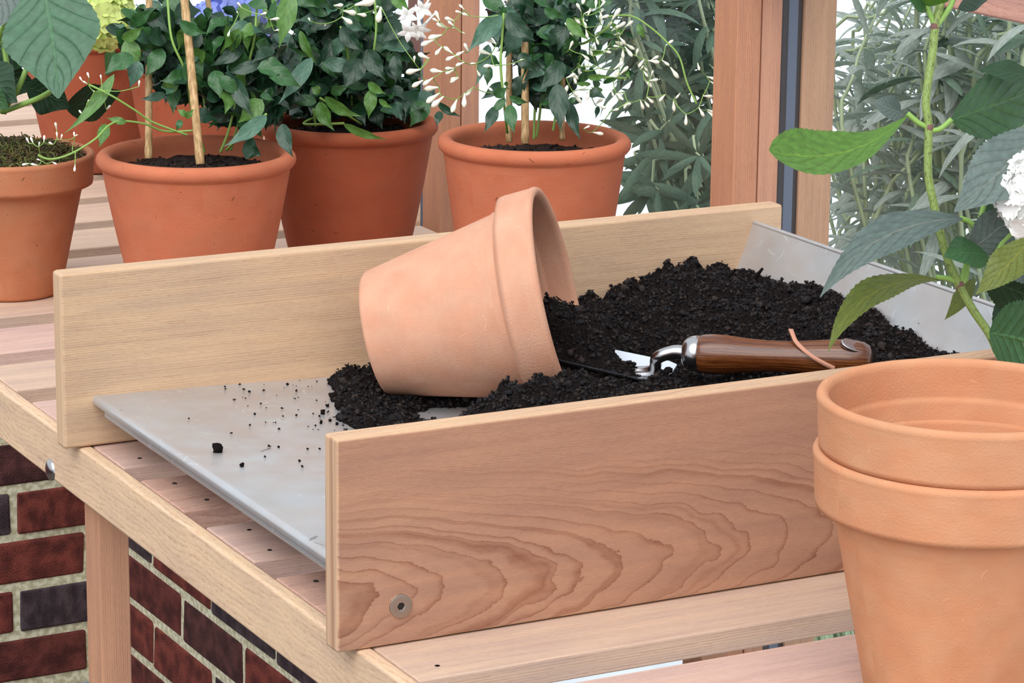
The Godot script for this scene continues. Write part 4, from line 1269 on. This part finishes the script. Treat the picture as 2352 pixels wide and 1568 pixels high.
	buds(o, 2.72, [[390, 95, 430, 187], [365, 165, 425, 197], [400, 210, 502, 252], [475, 160, 562, 187], [505, 190, 557, 232], [605, 40, 652, 87], [570, 100, 627, 112], [630, 120, 702, 142], [540, 245, 577, 252], [635, 290, 662, 305], [325, 345, 452, 315], [260, 408, 382, 358], [390, 497, 452, 420], [468, 420, 547, 482], [484, 542, 577, 500], [576, 500, 652, 460], [235, 488, 337, 526], [650, 388, 692, 467], [843, 340, 942, 397], [783, 455, 892, 490], [823, 596, 922, 590], [574, 592, 652, 560], [704, 575, 767, 570], [797, 692, 765, 630], [478, 616, 562, 614], [482, 664, 567, 625], [342, 632, 457, 645], [126, 652, 257, 625], [180, 782, 287, 720], [278, 767, 372, 700], [292, 802, 427, 785], [310, 924, 432, 838], [357, 964, 467, 868], [538, 1014, 587, 893], [650, 968, 655, 838], [668, 862, 732, 785], [524, 742, 602, 700], [528, 716, 597, 693], [870, 790, 930, 840], [1150, 545, 1195, 530]], [1145, 35], 900, 0, 3.92, 1.1)
	buds(o, 2.73, [[375, -5, 370, 60], [440, 5, 405, 50], [233, 22, 266, 82], [547, 58, 488, 142], [587, 157, 518, 207], [467, 110, 398, 132], [492, 153, 444, 197], [430, 63, 404, 97], [415, 138, 405, 172], [148, 163, 182, 202], [285, 128, 274, 172], [310, 200, 288, 190], [183, 233, 211, 262], [930, 288, 874, 327], [676, 348, 660, 402], [495, 330, 547, 335], [826, 403, 768, 432], [678, 484, 722, 423], [832, 450, 748, 435], [902, 472, 848, 433], [967, 564, 908, 483], [718, 472, 690, 502], [746, 552, 713, 508], [822, 572, 758, 580], [776, 628, 718, 568], [745, 512, 715, 478], [785, 505, 768, 552], [828, 730, 872, 678], [716, 788, 690, 718], [757, 774, 718, 723], [787, 742, 738, 698], [936, 804, 930, 718], [948, 709, 982, 668], [1117, 508, 1105, 453], [1237, 572, 1168, 550], [1254, 624, 1193, 583], [1217, 696, 1143, 690], [1152, 842, 1113, 773], [1252, 822, 1173, 788], [1232, 844, 1178, 803], [1020, 904, 1022, 823], [528, 692, 577, 663], [500, 697, 484, 648], [573, 782, 602, 733], [540, 783, 483, 797], [270, 458, 282, 477], [340, 373, 352, 402], [457, 353, 478, 348], [395, 500, 380, 470], [330, 905, 285, 926], [428, 966, 345, 952]], [1370, 60], 1250, 0, 3.135)
	var r := RandomNumberGenerator.new()
	r.seed = 404
	var more := []
	for k in 46:                                       # the loose cloud of smaller buds right of the canes
		var c := Vector2(1368, 120) + Vector2(72 * (r.randf() * 2 - 1), 150 * (r.randf() * 2 - 1))
		var dir := Vector2.from_angle(r.randf_range(-1.4, 1.9)) * r.randf_range(18, 30)
		more.append([c.x + dir.x, c.y + dir.y, c.x, c.y])
	buds(o, 2.74, more, [1300, 120], 0, 0, 1.0)
	for k in 30:
		var c := Vector2(1360, 130) + Vector2(80 * (r.randf() * 2 - 1), 150 * (r.randf() * 2 - 1))
		var dir := Vector2.from_angle(r.randf() * TAU) * r.randf_range(22, 44)
		put_leaf(o, 2.75, [c.x, c.y, c.x + dir.x, c.y + dir.y, 12, 4, 0.3, ["jas_light", "jas_mid", "jas_dark"][k % 3], 0.0, -0.01])

func open_flower(o: Node3D, base: Vector3, mouth: Vector3) -> void:
	var f := part(o, "flower", tube_mesh(PackedVector3Array([base - o.position, base.lerp(mouth, 0.6) - o.position, mouth - o.position]), [0.0009, 0.0013, 0.0026], 8), M.petal_white)
	var dir := (mouth - base).normalized()
	var s0 := dir.cross(Vector3(0.3, 0.2, 0.9)).normalized()
	for k in 5:
		var s := s0.rotated(dir, TAU * k / 5)
		var a := mouth - o.position
		part(f, "petal", leaf_mesh(a, a + s * 0.004 + dir * 0.004, a + s * 0.011 + dir * 0.002, dir.cross(s), 0.006, {"rows": 6, "cols": 2, "a": 0.8, "b": 0.8}), M.petal_white)

func moss_cover(o: Node3D, y: float, r: float) -> void:
	var spots := PackedVector3Array()
	for k in 500:
		var a := rng.randf() * TAU
		var q := r * sqrt(rng.randf())
		spots.append(Vector3(cos(a) * q, y + 0.012 * (1.0 - pow(q / r, 2.0)) + 0.004 * rng.randf(), sin(a) * q) + o.position)
	var curl := Mb.new()
	var path := PackedVector3Array()
	for k in 7:
		path.append(Vector3(sin(k * 0.9) * 2.0, k * 0.5 - 1.5, cos(k * 0.9) * 2.0))
	curl.tube(path, [0.22], 4)
	scatter(o, "moss", curl.done(), spots, 2400, 0.0011, 0.0028, [Color(0.16, 0.10, 0.035), Color(0.10, 0.11, 0.025), Color(0.07, 0.045, 0.02), Color(0.14, 0.15, 0.04), Color(0.05, 0.04, 0.02)], 0.003, 77, M.moss)

# A round flower head of many four-petalled florets.
func mophead(o: Node3D, centre: Vector3, r: float, m: String, count: int, size: float, seed_: int, frill := 0.0) -> void:
	var rr := RandomNumberGenerator.new()
	rr.seed = seed_
	var head := part(o, "flower_head", lathe_mesh([Vector2(0, -0.82 * r), Vector2(0.58 * r, -0.58 * r), Vector2(0.82 * r, 0), Vector2(0.58 * r, 0.58 * r), Vector2(0, 0.82 * r)], 16), M[m], Transform3D(Basis(), centre - o.position))
	var kinds := []
	for k in 4:
		var f := Mb.new()
		for j in 4:
			var s := Vector3(cos(TAU * j / 4), 0, sin(TAU * j / 4))
			var side := Vector3.UP.cross(s)
			var p := PackedVector3Array()
			var uv := PackedVector2Array()
			for b in 6:
				var t := b / 5.0
				for i in 7:
					var x := (i - 3) / 3.0
					var w := 0.62 * pow(sin(PI * (0.08 + 0.72 * t)), 0.8)
					var edge := 1.0 + frill * (0.09 if (i + b) % 2 == 0 else -0.09) * t
					p.append(s * (t * edge) + side * (w * x) + Vector3.UP * (0.16 * t + 0.14 * x * x * t - 0.25 * t * t * (0.5 + 0.3 * sin(k + j * 2.0)) + 0.04 * sin(i * 2.2 + k) * t))
					uv.append(Vector2(x, t))
			f.grid(p, 7, 6, uv, false, true)
		kinds.append(f.done())
	for k in count:
		var y := 1.0 - 2.0 * (k + 0.5) / count
		var a := k * 2.39996 + rr.randf() * 0.4
		var n := Vector3(sqrt(1.0 - y * y) * cos(a), y, sqrt(1.0 - y * y) * sin(a))
		var x := n.cross(Vector3(rr.randf() - 0.5, rr.randf(), rr.randf() - 0.5)).normalized()
		var s := size * rr.randf_range(0.85, 1.15)
		part(head, "floret", kinds[k % 4], M[m], Transform3D(Basis(x * s, (n + Vector3(rr.randf() - 0.5, rr.randf() - 0.5, rr.randf() - 0.5) * 0.5).normalized() * s, x.cross(n) * s), n * r * rr.randf_range(0.82, 1.0)))

# ---------------------------------------------------------------- the hydrangea in front at the right
func make_front_hydrangea():
	var o := thing("potted_hydrangea", "tall white hydrangea with serrated leaves arching over the tray at the right", "potted plant", W(0.52, 0, 0.09))
	pot_with_soil(o, collar_pot(0.068, 0.125, 0.042, 0.03), M.clay_tan, 0.108, 0.06, 9)
	var d := 2.0
	var big := {"a": 0.92, "b": 0.8, "acu": 0.4, "fold": 0.10, "wave": 0.02, "rows": 44, "cols": 4, "teeth": 0.07, "cup": 0.15}
	var slim := {"a": 0.9, "b": 0.85, "acu": 0.4, "fold": 0.14, "wave": 0.03, "rows": 44, "cols": 4, "teeth": 0.08}
	var arch := {"a": 2.1, "b": 0.55, "fold": 0.25, "wave": 0.02, "rows": 44, "cols": 4, "teeth": 0.05, "twist": -0.5}
	for q in [
		[2088, 262, 1766, 345, 140, 95, 0.8, "hyd_light", 0.0, -0.06, arch],
		[2070, 258, 2010, 232, 60, 6, 0.5, "hyd_blue", 0.02, 0.01, {"a": 0.8, "b": 0.7, "fold": 0.3, "rows": 16, "cols": 3}],
		[2184, 276, 2440, 178, 168, -6, 0.35, "hyd_deep", 0.0, 0.06, big],
		[2400, 290, 2192, 486, 150, 12, 0.25, "hyd_blue", -0.03, -0.06, big],
		[2212, 502, 1884, 682, 90, -100, 0.3, "hyd_blue", -0.02, -0.08, slim],
		[2156, 642, 1903, 806, 84, -112, 0.65, "hyd_olive", 0.0, -0.06, slim],
		[2238, 638, 2170, 734, 46, 8, 0.5, "hyd_olive", 0.02, 0.02, slim],
		[2270, 588, 2168, 590, 96, -18, 0.7, "hyd_deep", -0.01, -0.03, big],
		[2226, 576, 2350, 470, 110, -10, 0.4, "hyd_blue", 0.0, 0.0, big],
		[2370, 545, 2241, 676, 84, 10, 0.3, "hyd_olive", -0.06, -0.08, slim],
		[2272, 764, 2420, 800, 176, 4, 0.2, "hyd_deep", -0.03, -0.07, big],
		[2260, 640, 2430, 700, 120, -6, 0.4, "hyd_dark", 0.03, 0.03, big],
		[2290, 690, 2400, 850, 120, -6, 0.4, "hyd_dark", 0.04, 0.03, big],
		[2430, 600, 2270, 620, 110, -6, 0.4, "hyd_blue", 0.01, 0.0, big],
		[2128, 22, 2062, -30, 70, -14, 0.9, "hyd_deep", 0.0, -0.03, big],
		[2118, 16, 2190, -34, 80, 12, 0.8, "hyd_light", 0.0, -0.02, big],
		[2200, 20, 2300, -26, 70, 10, 0.8, "hyd_dark", 0.0, 0.02, big],
		[2380, 180, 2244, 160, 60, -10, 0.6, "hyd_dark", 0.02, 0.0, slim],
		[2320, 380, 2420, 470, 100, 4, 0.4, "hyd_dark", 0.05, 0.05, big],
		[2270, 540, 2330, 400, 90, 4, 0.4, "hyd_dark", 0.04, 0.04, big]]:
		put_leaf(o, d, q)
	var soil := W(0.515, 0.11, 0.09)
	var pts := PackedVector3Array()
	for q in [[2172, -60], [2160, 10], [2148, 62], [2142, 120], [2130, 200], [2127, 240], [2133, 292], [2132, 400], [2148, 480], [2172, 580], [2204, 655], [2235, 712], [2272, 766], [2312, 836]]:
		pts.append(at(q[0], q[1], d) - o.position)
	pts.append(pts[-1].lerp(soil - o.position, 0.5))
	pts.append(soil - o.position)
	part(o, "stem", tube_mesh(smooth_path(pts, 5), [9.6 / FOCAL * d], 12), M.stem_spot)
	for q in [[[2133, 293], [2110, 282], [2084, 260]], [[2138, 300], [2160, 296], [2186, 274]], [[2204, 652], [2180, 640], [2150, 636]], [[2204, 655], [2218, 640], [2222, 610], [2230, 590]], [[2240, 520], [2225, 508], [2204, 500]], [[2148, 62], [2138, 36], [2124, 0], [2118, -40]], [[2150, 62], [2166, 40], [2184, 12], [2200, -30]], [[2204, 655], [2222, 600], [2244, 525], [2258, 480], [2262, 440]], [[2275, 640], [2300, 560], [2350, 520]]]:
		stem(o, q, d, 6.5, "stem_green", "leaf_stalk")
	for q in [[2147, 64, 10.4], [2134, 296, 10.4], [2205, 656, 10.2]]:
		part(o, "stem_node", lathe_mesh([Vector2(0, -1.3), Vector2(0.8, -1.0), Vector2(1, 0), Vector2(0.8, 1.0), Vector2(0, 1.3)], 12), M.outer_dark, Transform3D(Basis().scaled(Vector3.ONE * float(q[2]) / FOCAL * d), at(q[0], q[1], d) - o.position))
	mophead(o, at(2408, 452, 1.96), 0.0325, "petal_white", 90, 0.0125, 24, 1.0)
	stem(o, [[2312, 836], [2380, 700, 0.02], [2400, 560, 0.0], [2408, 470, -0.03]], d, 7.0)

# ---------------------------------------------------------------- shrubs outside the glass
func shrub(called: String, label: String, foot: Vector3, shoots: Array, tones: Array, leaf_len: float, leaf_w: float, seed_: int, arching: float):
	var o := thing(called, label, "shrub", foot)
	var r := RandomNumberGenerator.new()
	r.seed = seed_
	var kinds := []
	for k in 8:
		var bend := 0.12 + 0.07 * k
		kinds.append(leaf_mesh(Vector3.ZERO, Vector3(0.03 * (k % 3 - 1), 0.6, 0.05), Vector3(0.05 * (k % 4 - 1.5), 1.0 - bend * 0.4, -bend), Vector3.RIGHT, leaf_w / leaf_len * (0.8 + 0.08 * (k % 5)), {"a": 1.05, "b": 0.75, "fold": 0.05, "cup": 0.9, "wave": 0.015, "rows": 9, "cols": 2, "phase": k}))
	var leaves := []
	var stems := Mb.new()
	for q in shoots:
		var p0: Vector3 = q[0]
		var p2: Vector3 = q[1]
		var p1 := p0.lerp(p2, 0.5) + Vector3(r.randf() - 0.5, r.randf() * 0.4, r.randf() - 0.5) * p0.distance_to(p2) * 0.25
		var root := foot + Vector3(r.randf() - 0.5, 0, r.randf() - 0.5) * 0.12
		stems.tube(smooth_path(PackedVector3Array([root - foot, root.lerp(p0, 0.5) + Vector3(0.03, 0.02, 0.0) - foot, p0 - foot, p1 - foot, p2 - foot]), 4), [0.0026, 0.0026, 0.0026, 0.0025, 0.0024, 0.0024, 0.0023, 0.0022, 0.0022, 0.0022, 0.002, 0.002, 0.0018, 0.0016, 0.0014, 0.0012], 5)
		var n := int(p0.distance_to(p2) / 0.0092)
		var turn := r.randf() * TAU
		for k in n:
			var t := (k + 0.5) / n
			var c := p0.lerp(p1, t).lerp(p1.lerp(p2, t), t)
			var tan := (p1 - p0).lerp(p2 - p1, t).normalized()
			turn += 2.4
			var s := tan.cross(Vector3(0.31, 0.2, 0.93)).normalized().rotated(tan, turn)
			var open := lerpf(1.4, 0.35, t * t) + r.randf_range(-0.25, 0.25)
			var axis := (tan * cos(open) + s * sin(open)).normalized()
			axis = (axis + Vector3.DOWN * arching * r.randf()).normalized()
			var nn := (tan - axis * tan.dot(axis)).normalized()
			var x := axis.cross(nn)
			var l := leaf_len * lerpf(1.05, 0.5, t) * r.randf_range(0.7, 1.2)
			leaves.append([Transform3D(Basis(x * l, axis * l, nn * l), c - foot), r.randi() % 8, tones[r.randi() % tones.size()], c.distance_to(cam_at)])
	leaves.sort_custom(func(a, b): return a[3] < b[3])
	part(o, "stems", stems.done(), M.stem_grey)
	var heap := []
	for k in leaves.size():
		var q: Array = leaves[k]
		if k < 300:
			part(o, "leaf", kinds[q[1]], M[q[2]], q[0])
		else:
			heap.append([kinds[q[1]], q[0]])
	if not heap.is_empty():
		part(o, "foliage", joined(heap), M[tones[0]]).set_meta("kind", "stuff")

func make_shrubs():
	var r := RandomNumberGenerator.new()
	r.seed = 91
	var shoots := []
	for k in 92:                                       # silver leaved shrub beyond the right pane
		var u := 1900.0 + 560.0 * r.randf()
		var v := -70.0 + 660.0 * pow(r.randf(), 0.85)
		var d := r.randf_range(2.98, 3.5) - clampf((u - 2100.0) / 1200.0, -0.1, 0.25)
		var p0 := at(u, v + 130.0, d)
		var lean := r.randf_range(-0.15, 0.5)
		shoots.append([p0, p0 + Vector3(0.07 * lean + 0.02, 0.12 + 0.05 * r.randf(), 0.16 * lean)])
	for q in [[2010, 640, 2350, 80, 3.0], [1990, 500, 2110, 60, 3.05], [1960, 420, 2020, 20, 3.0], [2080, 560, 2260, 250, 3.02]]:
		shoots.append([at(q[0], q[1], q[4]), at(q[2], q[3], q[4] + 0.05)])
	shrub("silver_shrub", "silvery narrow leaved shrub seen through the glass to the right of the post", W(1.15, -1.04, -0.7), shoots, ["silver", "silver", "silver_dim"], 0.088, 0.0165, 5, 0.3)
	shoots = []
	for k in 84:                                       # darker shrub between the jasmine and the post
		var v := -60.0 + 450.0 * pow(r.randf(), 1.2)
		var u := 1455.0 + 270.0 * r.randf() - clampf((90.0 - v) * 0.5, 0.0, 60.0)
		var d := r.randf_range(3.7, 4.2)
		var p0 := at(u, v + 60.0, d)
		var low := clampf((v - 150.0) / 250.0, 0.0, 1.0)
		shoots.append([p0, p0 + Vector3(-0.05 * r.randf() - 0.04 * low, lerpf(0.13, -0.02, low), 0.08 * (r.randf() - 0.3) + 0.10 * low)])
	shrub("greygreen_shrub", "dark grey green shrub behind the glass between white budded jasmine and post", W(1.75, -1.04, -2.0), shoots, ["greygreen", "greygreen", "greygreen_dim"], 0.088, 0.0165, 6, 0.35)
